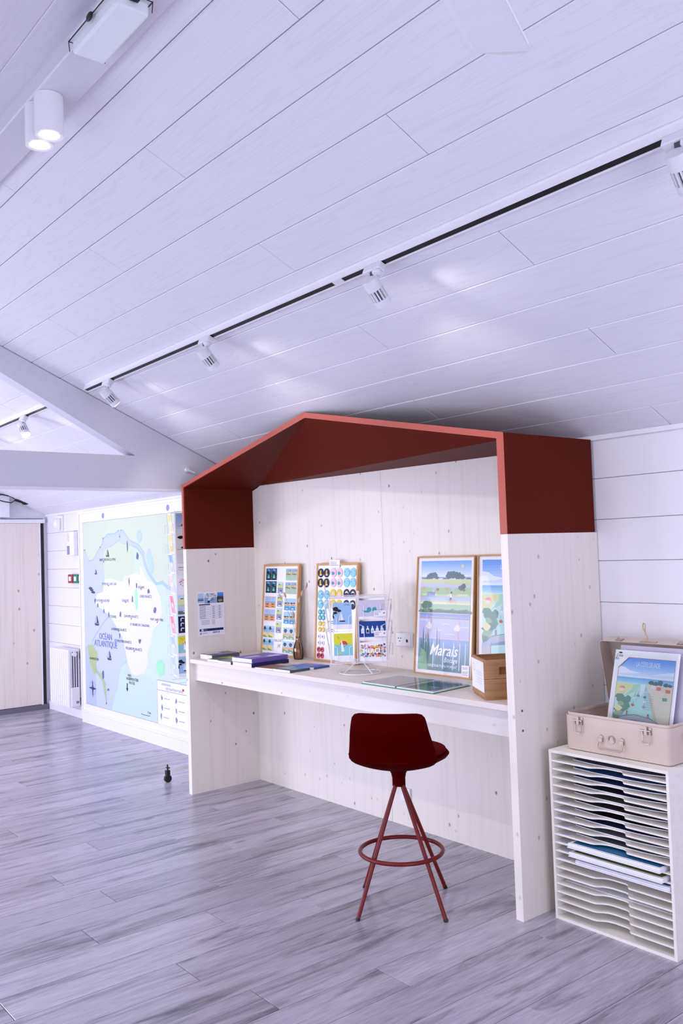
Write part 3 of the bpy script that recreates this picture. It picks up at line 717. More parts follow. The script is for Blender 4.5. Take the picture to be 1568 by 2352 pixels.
a.poly('#cadfd3', [(-7.73, 0.61), (-7.6, 0.66), (-7.53, 0.57), (-7.44, 0.55), (-7.25, 0.58), (-7.05, 0.5), (-7.015, BZ), (-7.96, BZ), (-7.88, 0.33), (-7.81, 0.42), (-7.77, 0.53)])
Wh = [(-8.05, 1.41), (-7.9, 1.42), (-7.66, 1.39), (-7.62, 1.44), (-7.52, 1.45), (-7.39, 1.47), (-7.3, 1.45), (-7.29, 1.54), (-7.23, 1.48), (-7.16, 1.41), (-7.02, 1.38), (-6.92, 1.26), (-6.9, 1.14), (-6.93, 1.05), (-7.08, 0.98), (-7.12, 0.84), (-7.18, 0.79), (-7.19, 0.67), (-7.25, 0.59), (-7.44, 0.55), (-7.53, 0.57), (-7.6, 0.67), (-7.63, 0.75), (-7.69, 0.88), (-7.81, 0.97), (-7.95, 1.07), (-8.12, 1.12), (-8.27, 1.17), (-8.25, 1.27), (-8.11, 1.29), (-8.08, 1.34)]
a.poly('#e6e8f4', Wh)
isl = [(-8.48, 0.76), (-8.35, 0.77), (-8.33, 0.74), (-8.26, 0.71), (-8.25, 0.63), (-8.3, 0.61), (-8.29, 0.54), (-8.18, 0.5), (-8.09, 0.43), (-8.07, 0.33), (-8.07, 0.23), (-8.12, 0.36), (-8.15, 0.44), (-8.27, 0.51), (-8.35, 0.49), (-8.44, 0.6), (-8.46, 0.69)]
a.line(RIV, isl+isl[:1], 0.02); a.poly('#b4c38a', isl)
for q in ((-7.3, 1.8), (-7.08, 1.54), (-7.12, 1.6)): a.blob('#bcd8f2', q[0], q[1], 0.05, 0.07)
a.blob('#a9ecc0', -7.385, 1.24, 0.03, 0.10); a.blob('#a9ecc0', -6.95, 0.66, 0.08, 0.07)
for cc, s, xx, zz, sz in (('#4a4f60', 'SAINT-BREVIN-LES-PINS', -7.98, 1.60, 0.035), ('#4a4f60', 'ST MICHEL CHEF CHEF', -7.95, 1.37, 0.032), ('#4a4f60', 'LA PLAINE-SUR-MER', -8.10, 1.21, 0.034), ('#33384a', 'PORNIC', -7.87, 1.065, 0.036),
                         ('#4a4f60', 'CHAUVÉ', -7.61, 1.22, 0.036), ('#4a4f60', 'CHAUMES-EN-RETZ', -7.5, 1.08, 0.033), ('#4a4f60', 'CHEIX-EN-RETZ', -7.2, 1.265, 0.033), ('#4a4f60', 'ROUANS', -7.28, 1.345, 0.03),
                         ('#4a4f60', 'PORT SAINT PÈRE', -7.0, 1.07, 0.03), ('#4a4f60', 'ST HILAIRE DE CHALÉONS', -7.33, 1.01, 0.032), ('#33384a', 'LA BERNERIE-EN-RETZ', -7.76, 0.95, 0.033), ('#33384a', 'LES MOUTIERS-EN-RETZ', -7.68, 0.845, 0.033),
                         ('#4a4f60', 'VILLENEUVE-EN-RETZ', -7.46, 0.79, 0.034), ('#3c4430', 'NOIRMOUTIER', -8.33, 0.64, 0.032), ('#7b84c4', 'OCÉAN', -8.06, 0.87, 0.085), ('#7b84c4', 'ATLANTIQUE', -8.06, 0.80, 0.085),
                         ('#30363f', 'VERS', -7.56, 0.545, 0.034), ('#30363f', 'NOIRMOUTIER', -7.50, 0.515, 0.036), ('#30363f', 'EN L\'ÎLE', -7.51, 0.482, 0.034), ('#3a4552', '5 km', -7.18, 0.255, 0.03)):
    a.text(cc, s, xx, zz, sz)
a.poly('#20252c', [(-7.615, 0.47), (-7.60, 0.47), (-7.603, 0.425), (-7.59, 0.428), (-7.61, 0.395), (-7.63, 0.428), (-7.617, 0.425)])
a.line('#3a4552', [(-7.33, 0.235), (-7.33, 0.225), (-7.18, 0.225), (-7.18, 0.235)], 0.004)
# compass rose
for k in range(4):
    q = k*PI/2; a.poly('#3b4260', [(-8.38+0.09*math.cos(q), 0.35+0.09*math.sin(q)), (-8.38+0.018*math.cos(q+PI/4), 0.35+0.018*math.sin(q+PI/4)), (-8.38, 0.35), (-8.38+0.018*math.cos(q-PI/4), 0.35+0.018*math.sin(q-PI/4))], False)
a.line('#8a93c0', [(-8.38+0.065*math.cos(t*PI/12), 0.35+0.065*math.sin(t*PI/12)) for t in range(25)], 0.003)
# little black drawings: boats, lighthouse, birds, oysters
def boat(x, z, s, c='#4a4e66'):
    a.poly(c, [(x-s, z), (x+s, z), (x+s*0.7, z-s*0.35), (x-s*0.6, z-s*0.35)]); a.poly(c, [(x, z+0.05*s), (x+s*0.75, z+0.1*s), (x+0.1*s, z+1.5*s)], False); a.line(c, [(x-s*0.1, z), (x-s*0.7, z+s*0.2), (x-s*0.1, z+s*1.3)], s*0.06, False)
boat(-8.25, 0.985, 0.055); boat(-7.98, 0.67, 0.05, '#4a5068'); boat(-7.97, 1.64, 0.04, '#55604e'); boat(-8.25, 1.47, 0.03, '#4a5068')
for k in range(3): a.blob('#4a4e66', -8.38+k*0.03, 1.325-k*0.02, 0.04, 0.012, seed=k)
for xx, zz, rx, rz in ((-8.22, 1.16, 0.018, 0.03), (-8.08, 1.11, 0.02, 0.028), (-7.97, 1.08, 0.015, 0.035), (-7.72, 1.09, 0.025, 0.04), (-8.28, 1.21, 0.02, 0.03), (-7.46, 1.24, 0.015, 0.04), (-7.34, 1.62, 0.03, 0.04), (-7.54, 1.71, 0.012, 0.06),
                       (-7.52, 1.40, 0.012, 0.05), (-7.14, 1.31, 0.03, 0.035), (-7.03, 1.15, 0.03, 0.035), (-7.33, 0.87, 0.03, 0.03), (-7.74, 0.90, 0.012, 0.035), (-8.13, 0.50, 0.022, 0.075), (-8.02, 0.37, 0.03, 0.018), (-7.37, 1.36, 0.015, 0.03)):
    a.blob('#757a90', xx, zz, rx*0.65, rz*0.7, 11, 0.45)
for xx, zz in ((-8.06, 1.58), (-7.96, 1.355), (-8.12, 1.19), (-7.6, 1.205), (-7.49, 1.06), (-7.28, 1.33), (-6.99, 1.05), (-7.76, 0.935), (-7.45, 0.77), (-8.13, 1.72), (-8.5, 1.70)): a.disc('#b0463a', xx, zz, 0.007, 8)
a.line('#b6a6c9', [(-8.38, 0.80), (-8.1, 1.0), (-7.93, 1.08)], 0.003)
# legend
a.rect('#f4f5fb', -7.012, BZ, RX, 0.555); a.line('#9aa0ad', [(-7.012, BZ), (-7.012, 0.555), (RX, 0.555)], 0.004); a.line('#8b90a4', [(-7.012, 0.473), (RX, 0.473)], 0.004)
a.rect('#b9c6ee', -6.93, 0.518, -6.77, 0.536); a.rect('#b5465c', -6.57, 0.50, -6.54, 0.52); a.text('#6a7088', 'DESTINATION PORNIC', -6.86, 0.495, 0.03, 'l')
for i, (xx, zz) in enumerate(((-6.93, 0.41), (-6.93, 0.33), (-6.95, 0.25), (-6.68, 0.41), (-6.68, 0.33), (-6.68, 0.25))):
    a.blob('#8f93a8', xx, zz, 0.014, 0.024, 10, 0.4); a.line('#a9adbd', [(xx+0.04, zz), (xx+0.14, zz)], 0.006)
a.build('map_print', mp_)

# ================================================================== POSTCARD DESIGNS
def art_pine(s=None, w=0.105, h=0.148):
    a = Art(w, h); a.rect('#f4f3fa', 0, 0, 1, 1); a.rect('#9cc3ea', 0.0, 0.18, 1, 1)
    for x, z, rx, rz in ((0.14, 0.76, 0.24, 0.08), (0.32, 0.70, 0.2, 0.05), (0.12, 0.62, 0.2, 0.04), (0.02, 0.5, 0.06, 0.1)): a.blob('#0d1410', max(x, 0), z, min(rx, x+0.02) if x < 0.1 else rx*0.6, rz)
    a.poly('#f7f6ff', [(0.30, 0.34), (0.36, 0.33), (0.40, 0.66)]); a.poly('#f7f6ff', [(0.40, 0.33), (0.55, 0.36), (0.43, 0.66)]); a.poly('#0f1220', [(0.32, 0.32), (0.66, 0.32), (0.62, 0.28), (0.36, 0.285)])
    a.line('#1b2436', [(0.6, 0.91), (0.75, 0.92), (0.9, 0.905)], 0.002); return a
def art_sun(s=None, w=0.105, h=0.148):
    a = Art(w, h); a.rect('#f4f3fa', 0, 0, 1, 1); a.rect('#86cfd8', 0, 0.17, 1, 0.6); a.rect('#dfdb3e', 0, 0.58, 1, 1)
    a.disc('#d4483e', 0.52, 0.58, 0.2, 14, a0=0, a1=PI); a.poly('#faf9ff', [(0.38, 0.31), (0.55, 0.34), (0.42, 0.74), (0.38, 0.72)]); a.poly('#e9d85a', [(0.18, 0.25), (0.5, 0.3), (0.46, 0.26), (0.2, 0.215)])
    a.line('#2a2a33', [(0.18, 0.9), (0.3, 0.8)], 0.0015); a.line('#2a2a33', [(0.5, 0.5), (0.82, 0.63)], 0.0015); return a
def art_whales(s=None, w=0.148, h=0.105):
    a = Art(w, h); a.rect('#f4f3fa', 0, 0, 1, 1); a.rect('#cfcce2', 0, 0.14, 1, 1)
    a.disc('#3aa2ae', 0.40, 0.50, 0.085, 18, sq=1.1); a.poly('#3aa2ae', [(0.47, 0.40), (0.36, 0.34), (0.22, 0.36), (0.12, 0.5), (0.18, 0.48), (0.24, 0.44), (0.36, 0.46)])
    a.disc('#3aa2ae', 0.60, 0.50, 0.085, 18, sq=1.1); a.poly('#3aa2ae', [(0.54, 0.40), (0.66, 0.35), (0.8, 0.4), (0.92, 0.52), (0.84, 0.49), (0.76, 0.46), (0.66, 0.46)])
    for x in (0.32, 0.36, 0.58, 0.62, 0.66): a.disc('#d77b8a', x, 0.75, 0.008, 6)
    return a
def art_bottles(s=None, w=0.148, h=0.105):
    a = Art(w, h); a.rect('#f4f3fa', 0, 0, 1, 1); a.rect('#0f3f8f', 0, 0.16, 1, 1)
    for x, c in ((0.13, '#d9dbe8'), (0.32, '#143323'), (0.5, '#bcd2e6'), (0.68, '#d6dfe8'), (0.86, '#a8c8e0')):
        a.poly('#eef0f6', [(x-0.055, 0.36), (x+0.055, 0.36), (x+0.06, 0.56), (x+0.02, 0.66), (x+0.02, 0.74), (x-0.02, 0.74), (x-0.02, 0.66), (x-0.06, 0.56)]); a.rect(c, x-0.042, 0.39, x+0.042, 0.55); a.disc('#3b8ed0', x, 0.8, 0.012, 6)
    return a
CONF = ['#d8484e', '#e9b24a', '#4a7fc4', '#f0a9b8', '#58b0a8', '#3c3f63', '#e9d85a', '#c85f9c']
def art_merci(s=None, w=0.148, h=0.105):
    a = Art(w, h); a.rect('#f4f3fa', 0, 0, 1, 1); rnd = random.Random(5)
    for i in range(190):
        x, z = rnd.uniform(0.04, 0.96), rnd.uniform(0.24, 0.9); z = 0.22+(z-0.22)*(0.9+0.1*math.sin(x*9)); r = rnd.uniform(0.026, 0.046)
        a.blob(rnd.choice(CONF), x, z, r, r*1.4, 6, 0.3, new=(i % 6 == 0), seed=i)
    a.text('#ffffff', 'MERCI !', 0.5, 0.55, 0.034, bold=0.03, width=0.78); return a
def art_conf(s=None, w=0.105, h=0.148):
    a = Art(w, h); a.rect('#f4f2f8', 0, 0, 1, 1); rnd = random.Random(9)
    for i in range(55):
        q = rnd.uniform(0, 2*PI); r = math.sqrt(rnd.random())
        a.blob(rnd.choice(['#e0566c', '#f08ca8', '#e9a0c0', '#6aa8d8', '#d84a5a', '#8a4a8a']), 0.55+0.36*r*math.cos(q), 0.6+0.2*r*math.sin(q), 0.035, 0.02, 6, 0.3, new=(i % 6 == 0), seed=i)
    return a
def art_navy(s=None, w=0.105, h=0.148):
    a = Art(w, h); a.rect('#f6f4fb', 0, 0, 1, 1); a.rect('#0d1040', 0.05, 0.14, 0.95, 0.97)
    for i in range(6):
        x, z = 0.24+0.4*(i % 2), 0.80-0.24*(i//2); a.line('#e8e8f4', [(x, z-0.09), (x, z+0.03), (x+0.06, z+0.06), (x+0.2, z+0.04)], 0.007)
    return a
def art_marsh(s=None, w=0.105, h=0.148):
    a = Art(w, h); a.rect('#f4f3fa', 0, 0, 1, 1); a.rect('#cfe3f4', 0.04, 0.76, 0.96, 0.96); a.rect('#dfe7a2', 0.04, 0.55, 0.96, 0.77); a.rect('#cfe0f2', 0.04, 0.5, 0.96, 0.56); a.rect('#c3d788', 0.04, 0.42, 0.96, 0.5); a.rect('#c2cdf2', 0.04, 0.2, 0.96, 0.42); a.rect('#5d7f72', 0.04, 0.04, 0.96, 0.2)
    for x, z in ((0.3, 0.79), (0.4, 0.8), (0.8, 0.79)): a.blob('#4f7060', x, z, 0.07, 0.03)
    for x in (0.1, 0.16, 0.22, 0.3): a.poly('#3f6a58', [(x, 0.05), (x+0.03, 0.05), (x+0.02, 0.34)])
    a.line('#ffffff', [(0.4, 0.16), (0.9, 0.18)], 0.004); return a
def art_heron(s=None, w=0.105, h=0.148):
    a = Art(w, h); a.rect('#f6ece6', 0, 0, 1, 1); a.grad('#e3ecf6', '#9ccaf0', 0.06, 0.95, 6, 0.07, 0.93)
    a.blob('#22211f', 0.6, 0.40, 0.2, 0.05); a.line('#a06a55', [(0.2, 0.33), (0.8, 0.36)], 0.003); return a
def art_seal(s=None, w=0.105, h=0.148):
    a = Art(w, h); a.rect('#f6e9dd', 0, 0, 1, 1); a.rect('#e9e6e2', 0.1, 0.06, 0.93, 0.93); a.blob('#15161a', 0.38, 0.79, 0.24, 0.07); a.blob('#12141f', 0.62, 0.30, 0.26, 0.06); a.line('#b9a08a', [(0.1, 0.2), (0.9, 0.22)], 0.004); return a
def art_sketch(s=None, w=0.105, h=0.148):
    a = Art(w, h); a.rect('#f3ecec', 0, 0, 1, 1); a.rect('#dedce4', 0.08, 0.5, 0.93, 0.95)
    for z in (0.34, 0.3, 0.2): a.line('#77757c', [(0.15, z), (0.85, z+0.01)], 0.0025)
    a.line('#55545c', [(0.7, 0.34), (0.7, 0.22)], 0.003); a.blob('#5a5a60', 0.5, 0.55, 0.06, 0.01); return a
def art_plain(c1, c2, w=0.105, h=0.148):
    a = Art(w, h); a.rect('#f2f3fb', 0, 0, 1, 1); a.rect(c1, 0.06, 0.55, 0.94, 0.95); a.rect(c2, 0.06, 0.1, 0.94, 0.55); a.blob('#eef2fb', 0.5, 0.5, 0.18, 0.12); return a
def postcard(art, label, M, group):
    """card: paper body with print; M = matrix with origin at lower left front corner"""
    me_w, me_h = art.w, art.h
    o = build('postcard', MB().box(0, me_w, 0.0005, 0.0022, 0, me_h), PAPER)
    o.matrix_world = M
    p = art.build('printed_picture', o)
    tag(o, label, 'postcard', group); return o

# floor-standing postcard rack between map and booth
RC = Vector((-5.835, 3.222, 0)); RA = math.radians(-14); RH = 0.105
rk = thing('postcard_rack', 'tall white wire postcard spinner on castors between map and booth', 'postcard rack', RC)
m = MB(); m.cone((0, 0, 0.10), (0, 0, 1.93), 0.011, 0.011, 12)
build('pole', m, WIRE, rk)
m = MB()
for k in range(3):
    q = math.radians((-86, 34, 100)[k]); d = Vector((math.cos(q), math.sin(q), 0)); n = Vector((-d.y, d.x, 0))
    for s in (-1, 1): m.obox(Vector((0, 0, 0.066))+n*s*0.006, d*0.19+n*s*0.018, n*0.003, (0, 0, 0.035))
build('foot_star', m, WIRE, rk)
for k in range(3):
    q = math.radians((-86, 34, 100)[k]); d = Vector((math.cos(q), math.sin(q), 0))*0.197
    mm = MB(); mm.cone((d.x-0.012, d.y, 0.0265), (d.x+0.012, d.y, 0.0265), 0.026, 0.026, 20); mm.box(d.x-0.016, d.x+0.016, d.y-0.013, d.y+0.013, 0.052, 0.085); mm.cone((d.x, d.y, 0.085), (d.x, d.y, 0.125), 0.006, 0.006, 8); mm.box(d.x-0.01, d.x+0.02, d.y-0.01, d.y+0.01, 0.100, 0.106)
    build('castor', mm, BLACK, rk)
nF = Vector((math.cos(RA), math.sin(RA), 0)); nS = Vector((nF.y, -nF.x, 0))      # front-facing normal, left-facing normal
m = MB()
ROWS = 8; Z0 = 0.74; PITCHZ = 0.1475
for face, (n, side) in enumerate(((nF, nS), (nS, -nF), (-nF, -nS), (-nS, nF))):
    for i in range(ROWS):
        z = Z0+i*PITCHZ-0.006
        b0 = n*RH; b1 = n*(RH+0.018)
        wv = side*(RH-0.002)
        m.tube([b0+wv+Vector((0, 0, z+0.075)), b1+wv+Vector((0, 0, z+0.07)), b1+wv+Vector((0, 0, z)), b1-wv+Vector((0, 0, z)), b1-wv+Vector((0, 0, z+0.07)), b0-wv+Vector((0, 0, z+0.075))], 0.0014, 5)
    for s in (-1, 0, 1): m.tube([n*RH+side*s*(RH-0.001)+Vector((0, 0, 0.70)), n*RH+side*s*(RH-0.001)+Vector((0, 0, 1.93))], 0.0018, 5)
for z in (0.70, 1.1, 1.5, 1.93):
    m.tube([(nF*a_+nS*b_)*RH+Vector((0, 0, z)) for a_, b_ in ((1, 1), (1, -1), (-1, -1), (-1, 1))], 0.002, 5, closed=True)
build('wire_basket', m, WIRE, rk)
def face_matrix(c, n, tilt, up0_):
    """matrix for a card: local -y = facing n, leaning back by tilt at the top"""
    n = n.normalized(); yv = -n; zv = (Vector((0, 0, 1))*math.cos(tilt) + yv*math.sin(tilt)*(1)).normalized() ; xv = yv.cross(zv); yv = zv.cross(xv)
    M = Matrix((xv, yv, zv)).transposed().to_4x4(); M.translation = c; return M
front = [(art_pine, 'pine tree and sailboat postcard in the lowest visible pocket of the tall rack'), (art_sun, 'yellow sky and red sun sailboat postcard in the tall rack'), (art_navy, 'dark navy postcard with white hook shapes in the tall rack'),
         (art_marsh, 'marsh landscape postcard in the tall rack above the navy card'), (art_conf, 'white postcard with pink confetti patch in the tall rack'), (art_sketch, 'grey harbour sketch postcard in the tall rack'),
         (art_seal, 'cream postcard with two black seal shapes in the tall rack'), (art_heron, 'pale blue sky postcard in the top pocket of the tall rack')]
for i, (fn, lb) in enumerate(front):
    ar = fn(); xv = Vector((0, 0, 1)).cross(nF)
    z = Z0+i*PITCHZ
    M = face_matrix(RC+nF*(RH+0.0155)+nS*0.102+Vector((0, 0, z)), nF, 0.03, None)
    postcard(ar, lb, M, 'postcards in the tall rack')
sidec = [('#bcd4f4', '#c7dcf6'), ('#b4cdf0', '#d0e2f8'), ('#f08a98', '#f2a2ac'), ('#f08a98', '#f29aa6'), ('#e9cfe4', '#dcd8f2'), ('#8fb2ea', '#c8d4f2'), ('#dcd8f2', '#e6e2f6'), ('#c4daf6', '#e2e2f6'), ('#f2dc8c', '#f0d27a'), ('#f2dc8c', '#f4e2a8'), ('#8fdcf2', '#a2d8f0')]
sl = ['pale blue', 'light sky-blue', 'coral pink', 'rose pink', 'lilac', 'mid blue', 'pale lavender', 'white and powder-blue', ]
for i in range(8):
    c1, c2 = sidec[i] if i < 6 else sidec[i+2]
    nm = ['palest blue', 'soft sky-blue', 'lower coral pink', 'upper coral pink', 'lilac', 'mid blue', 'butter-yellow', 'turquoise'][i]
    ar = art_plain(c1, c2); z = Z0+i*PITCHZ
    M = face_matrix(RC+nS*(RH+0.004)-nF*0.002+Vector((0, 0, z)), nS, -0.13, None)
    postcard(ar, nm+' postcard seen edge-on on the left side of the tall rack', M, 'postcards in the tall rack')

# ================================================================== ON THE COUNTER
ZC = 0.9085
def lean(loc, tilt, rz=0.0):
    return Matrix.Translation(loc) @ Matrix.Rotation(rz, 4, 'Z') @ Matrix.Rotation(-tilt, 4, 'X')
def frame_parts(t, w, h, fwd, dep, matf=(OAK, OAKX), back='#f7f6fb'):
    for x0 in (0, w-fwd): build('frame_bar', MB().box(x0, x0+fwd, 0, dep, 0, h), matf[0], t, bevel=0.0015)
    for z0 in (0, h-fwd): build('frame_bar', MB().box(fwd, w-fwd, 0, dep, z0, z0+fwd), matf[1], t, bevel=0.0015)
def apply_m(o, M):
    o.location = M.to_translation(); o.rotation_euler = M.to_euler()
BW, BH, BD = 0.42, 0.622, 0.022
# --- magnet board
M1 = lean(Vector((-5.222, 3.447, ZC)), 0.083)
b1 = thing('magnet_board', 'oak framed white board of rectangular souvenir magnets on the counter', 'display board'); apply_m(b1, M1)
frame_parts(b1, BW, BH, 0.014, BD)
build('board', MB().box(0.013, BW-0.013, 0.006, BD-0.002, 0.013, BH-0.013), paint('#f7f6fb', 0.35), b1)
at = Art(1, 1, y=0.0058)
at.text('#3a3a4a', 'MAGNET', 0.21, 0.105, 0.026, shear=0.25, rot=0.04); at.text('#3a3a4a', '5€', 0.215, 0.07, 0.032, shear=0.3)
at.build('handwritten_price', b1)
MW, MH = 0.063, 0.080
def mag_art(kind):
    a = Art(MW, MH, y=-0.0002)
    if kind == 'A':
        a.rect('#0f2440', 0, 0, 1, 1); a.grad('#123a54', '#2f7fa8', 0.1, 0.95, 4, 0.12, 0.88); a.blob('#10222e', 0.35, 0.66, 0.28, 0.1); a.blob('#0d1b22', 0.6, 0.45, 0.3, 0.12); a.blob('#6fd0b8', 0.5, 0.24, 0.22, 0.12); a.blob('#8ac46a', 0.5, 0.42, 0.16, 0.06); a.line('#d8f0f4', [(0.3, 0.95), (0.7, 0.8)], 0.003)
    elif kind == 'B':
        a.rect('#f0b48a', 0, 0, 1, 1); a.rect('#a9cdf2', 0.06, 0.55, 0.94, 0.96); a.rect('#8fa8b8', 0.06, 0.42, 0.94, 0.56); a.rect('#e8a468', 0.06, 0.08, 0.94, 0.43); a.line('#6a7d98', [(0.5, 0.95), (0.5, 0.7)], 0.002); a.blob('#6a5648', 0.5, 0.33, 0.3, 0.05); a.line('#3c3030', [(0.25, 0.14), (0.75, 0.14)], 0.004)
    elif kind == 'C':
        a.rect('#bcd8f0', 0, 0, 1, 1); a.rect('#8fc0ea', 0, 0.45, 1, 0.8); a.poly('#f2d890', [(0, 0), (1, 0), (0.85, 0.32), (0.35, 0.5), (0, 0.55)]); a.poly('#8aa860', [(0, 0), (0.9, 0), (0.5, 0.12), (0, 0.22)]); a.blob('#37503a', 0.28, 0.78, 0.24, 0.14); a.line('#4a3a30', [(0.2, 0.7), (0.14, 0.4)], 0.003)
    elif kind == 'M':
        a.rect('#d8d8e6', 0, 0, 1, 1); a.rect('#b9dcea', 0.04, 0.82, 0.96, 0.97); a.rect('#c8d886', 0.04, 0.52, 0.96, 0.82); a.rect('#9a9aae', 0.04, 0.04, 0.96, 0.5); a.blob('#5a7050', 0.3, 0.76, 0.16, 0.05); a.blob('#4a6a80', 0.6, 0.2, 0.2, 0.1); a.line('#f4f4fb', [(0.3, 0.12), (0.7, 0.14)], 0.005)
    elif kind == 'D':
        a.rect('#c8cfb2', 0, 0, 1, 1); a.rect('#8fb0d8', 0.06, 0.72, 0.94, 0.96); a.rect('#b5b890', 0.06, 0.4, 0.94, 0.72); a.rect('#a8c8b0', 0.06, 0.05, 0.94, 0.4); a.rect('#d8c090', 0.6, 0.55, 0.85, 0.8); a.line('#4a4a38', [(0.1, 0.55), (0.9, 0.5)], 0.004); a.line('#3a3a3a', [(0.62, 0.8), (0.95, 0.82)], 0.003)
    elif kind == 'E':
        a.rect('#a8d0ee', 0, 0, 1, 1); a.rect('#e4bc86', 0.04, 0.38, 0.96, 0.56); a.rect('#3f9cc8', 0.04, 0.04, 0.96, 0.36); a.blob('#2c4438', 0.3, 0.6, 0.24, 0.06); a.blob('#2c4438', 0.75, 0.62, 0.2, 0.05); a.line('#c85a4a', [(0.2, 0.44), (0.8, 0.47)], 0.003); a.line('#f2f6fb', [(0.3, 0.15), (0.7, 0.15)], 0.005)
    else:
        a.rect('#c0dcf2', 0, 0, 1, 1); a.blob('#4a5a70', 0.45, 0.72, 0.3, 0.16); a.rect('#e6b888', 0.04, 0.3, 0.96, 0.5); a.poly('#8fb070', [(0.04, 0.04), (0.96, 0.04), (0.96, 0.2), (0.04, 0.36)]); a.line('#f4f4f4', [(0.3, 0.1), (0.7, 0.1)], 0.006)
    return a
mag_me = {}
mag_body = make_mesh('magnet', MB().box(0.0005, MW-0.0005, 0, 0.003, 0.0005, MH-0.0005), PAPER)
DES = {'A': 'dark teal underwater', 'B': 'orange beach with blue sky', 'C': 'yellow path and pine tree', 'D': 'olive fishing hut', 'E': 'turquoise sea and sand', 'F': 'white house by green field'}
PLACE = {'A': 'top left', 'B': 'middle left', 'C': 'bottom left', 'D': 'top right', 'E': 'middle right', 'F': 'bottom right'}
def put_magnet(kind, cx, cz, label):
    if kind not in mag_me: mag_me[kind] = mag_art(kind).mesh('magnet_print')
    o = inst('magnet', mag_body); M = M1 @ Matrix.Translation((cx-MW/2, 0.0028, cz-MH/2)); apply_m(o, M)
    inst('magnet_print', mag_me[kind], o); tag(o, label, 'magnet', 'rectangular magnets on the oak framed board')
blocks = {'A': [(0.232, 0.890), (0.232, 0.748)], 'B': [(0.221, 0.580), (0.213, 0.438)], 'C': [(0.210, 0.258), (0.206, 0.115)], 'D': [(0.795, 0.886), (0.787, 0.740)], 'E': [(0.780, 0.563), (0.775, 0.418)], 'F': [(0.772, 0.252), (0.768, 0.106)]}
for kd, rows in blocks.items():
    for r, (u, v) in enumerate(rows):
        for c in (0, 1):
            put_magnet(kd, u*BW+(c-0.5)*0.066, v*BH, '%s magnet, %s of %s four on magnet board' % (DES[kd], ['upper', 'lower'][r]+' '+['left', 'right'][c], PLACE[kd]))
for i, v in enumerate((0.742, 0.598, 0.455, 0.312)):
    put_magnet('M', (0.502-i*0.006)*BW, v*BH, 'grey and green landscape magnet, %s of the single middle column' % ['first', 'second', 'third', 'lowest'][i])
# --- badge board
M2 = lean(Vector((-4.612, 3.452, ZC)), 0.076)
b2 = thing('badge_board', 'oak framed white board of round souvenir badges behind the postcard stand', 'display board'); apply_m(b2, M2)
frame_parts(b2, BW, BH, 0.014, BD)
build('board', MB().box(0.013, BW-0.013, 0.006, BD-0.002, 0.013, BH-0.013), paint('#f7f6fb', 0.35), b2)
def badge_art(kind, R):
    a = Art(2*R, 2*R, x0=-R, z0=-R, y=-0.0042)
    def ring(c): a.disc(c, 0.5, 0.5, 0.49, 24)
    if kind == 'boot': ring('#14193a'); a.poly('#e3b53a', [(0.38, 0.78), (0.62, 0.80), (0.62, 0.42), (0.74, 0.36), (0.74, 0.28), (0.34, 0.24), (0.36, 0.4)]); a.line('#f4efe0', [(0.34, 0.24), (0.76, 0.26)], R*0.12)
    elif kind == 'whale': ring('#eec9cf'); a.disc('#3aa0b0', 0.42, 0.45, 0.2, 14); a.poly('#3aa0b0', [(0.3, 0.33), (0.55, 0.28), (0.72, 0.4), (0.8, 0.6), (0.66, 0.5), (0.5, 0.5)])
    elif kind == 'swim': ring('#8fd2ea'); a.line('#3a3f50', [(0.1, 0.55), (0.45, 0.6), (0.9, 0.66)], R*0.06); a.blob('#f4e6e2', 0.55, 0.6, 0.1, 0.05)
    elif kind == 'gull': ring('#7ecbe6'); a.blob('#f7f7fb', 0.5, 0.62, 0.18, 0.1); a.line('#20242e', [(0.5, 0.62), (0.92, 0.5)], R*0.12); a.line('#d8884a', [(0.52, 0.5), (0.54, 0.2)], R*0.05)
    elif kind == 'penguin': ring('#e8c83f'); a.poly('#d9d3ea', [(0.3, 0.1), (0.72, 0.1), (0.7, 0.6), (0.5, 0.72), (0.32, 0.6)]); a.line('#b8902a', [(0.1, 0.4), (0.3, 0.62)], R*0.05)
    elif kind == 'puffin': ring('#151a3c'); a.poly('#f4f3fa', [(0.25, 0.55), (0.45, 0.78), (0.75, 0.7), (0.9, 0.4), (0.7, 0.62), (0.5, 0.6)]); a.blob('#d2483e', 0.62, 0.78, 0.1, 0.06)
    elif kind == 'teal': ring('#3fa6c4'); a.rect('#d8dc8a', 0.32, 0.3, 0.66, 0.7)
    elif kind == 'ring': ring('#e6bf45'); a.disc('#f4f0e6', 0.5, 0.5, 0.2, 12); a.blob('#5a4a2a', 0.4, 0.62, 0.1, 0.1)
    elif kind == 'pink': ring('#f6e6ec'); a.blob('#2f8ab8', 0.48, 0.52, 0.2, 0.24)
    elif kind == 'red': ring('#d23a4e'); a.disc('#1b2250', 0.4, 0.55, 0.22, 12); a.line('#f4f3fa', [(0.6, 0.3), (0.8, 0.4)], R*0.12)
    elif kind == 'zebra': ring('#f2f2f4'); a.line('#16171d', [(0.15, 0.6), (0.5, 0.75), (0.85, 0.6)], R*0.22); a.line('#16171d', [(0.2, 0.3), (0.5, 0.42), (0.8, 0.3)], R*0.2)
    return a
bad_me = {}
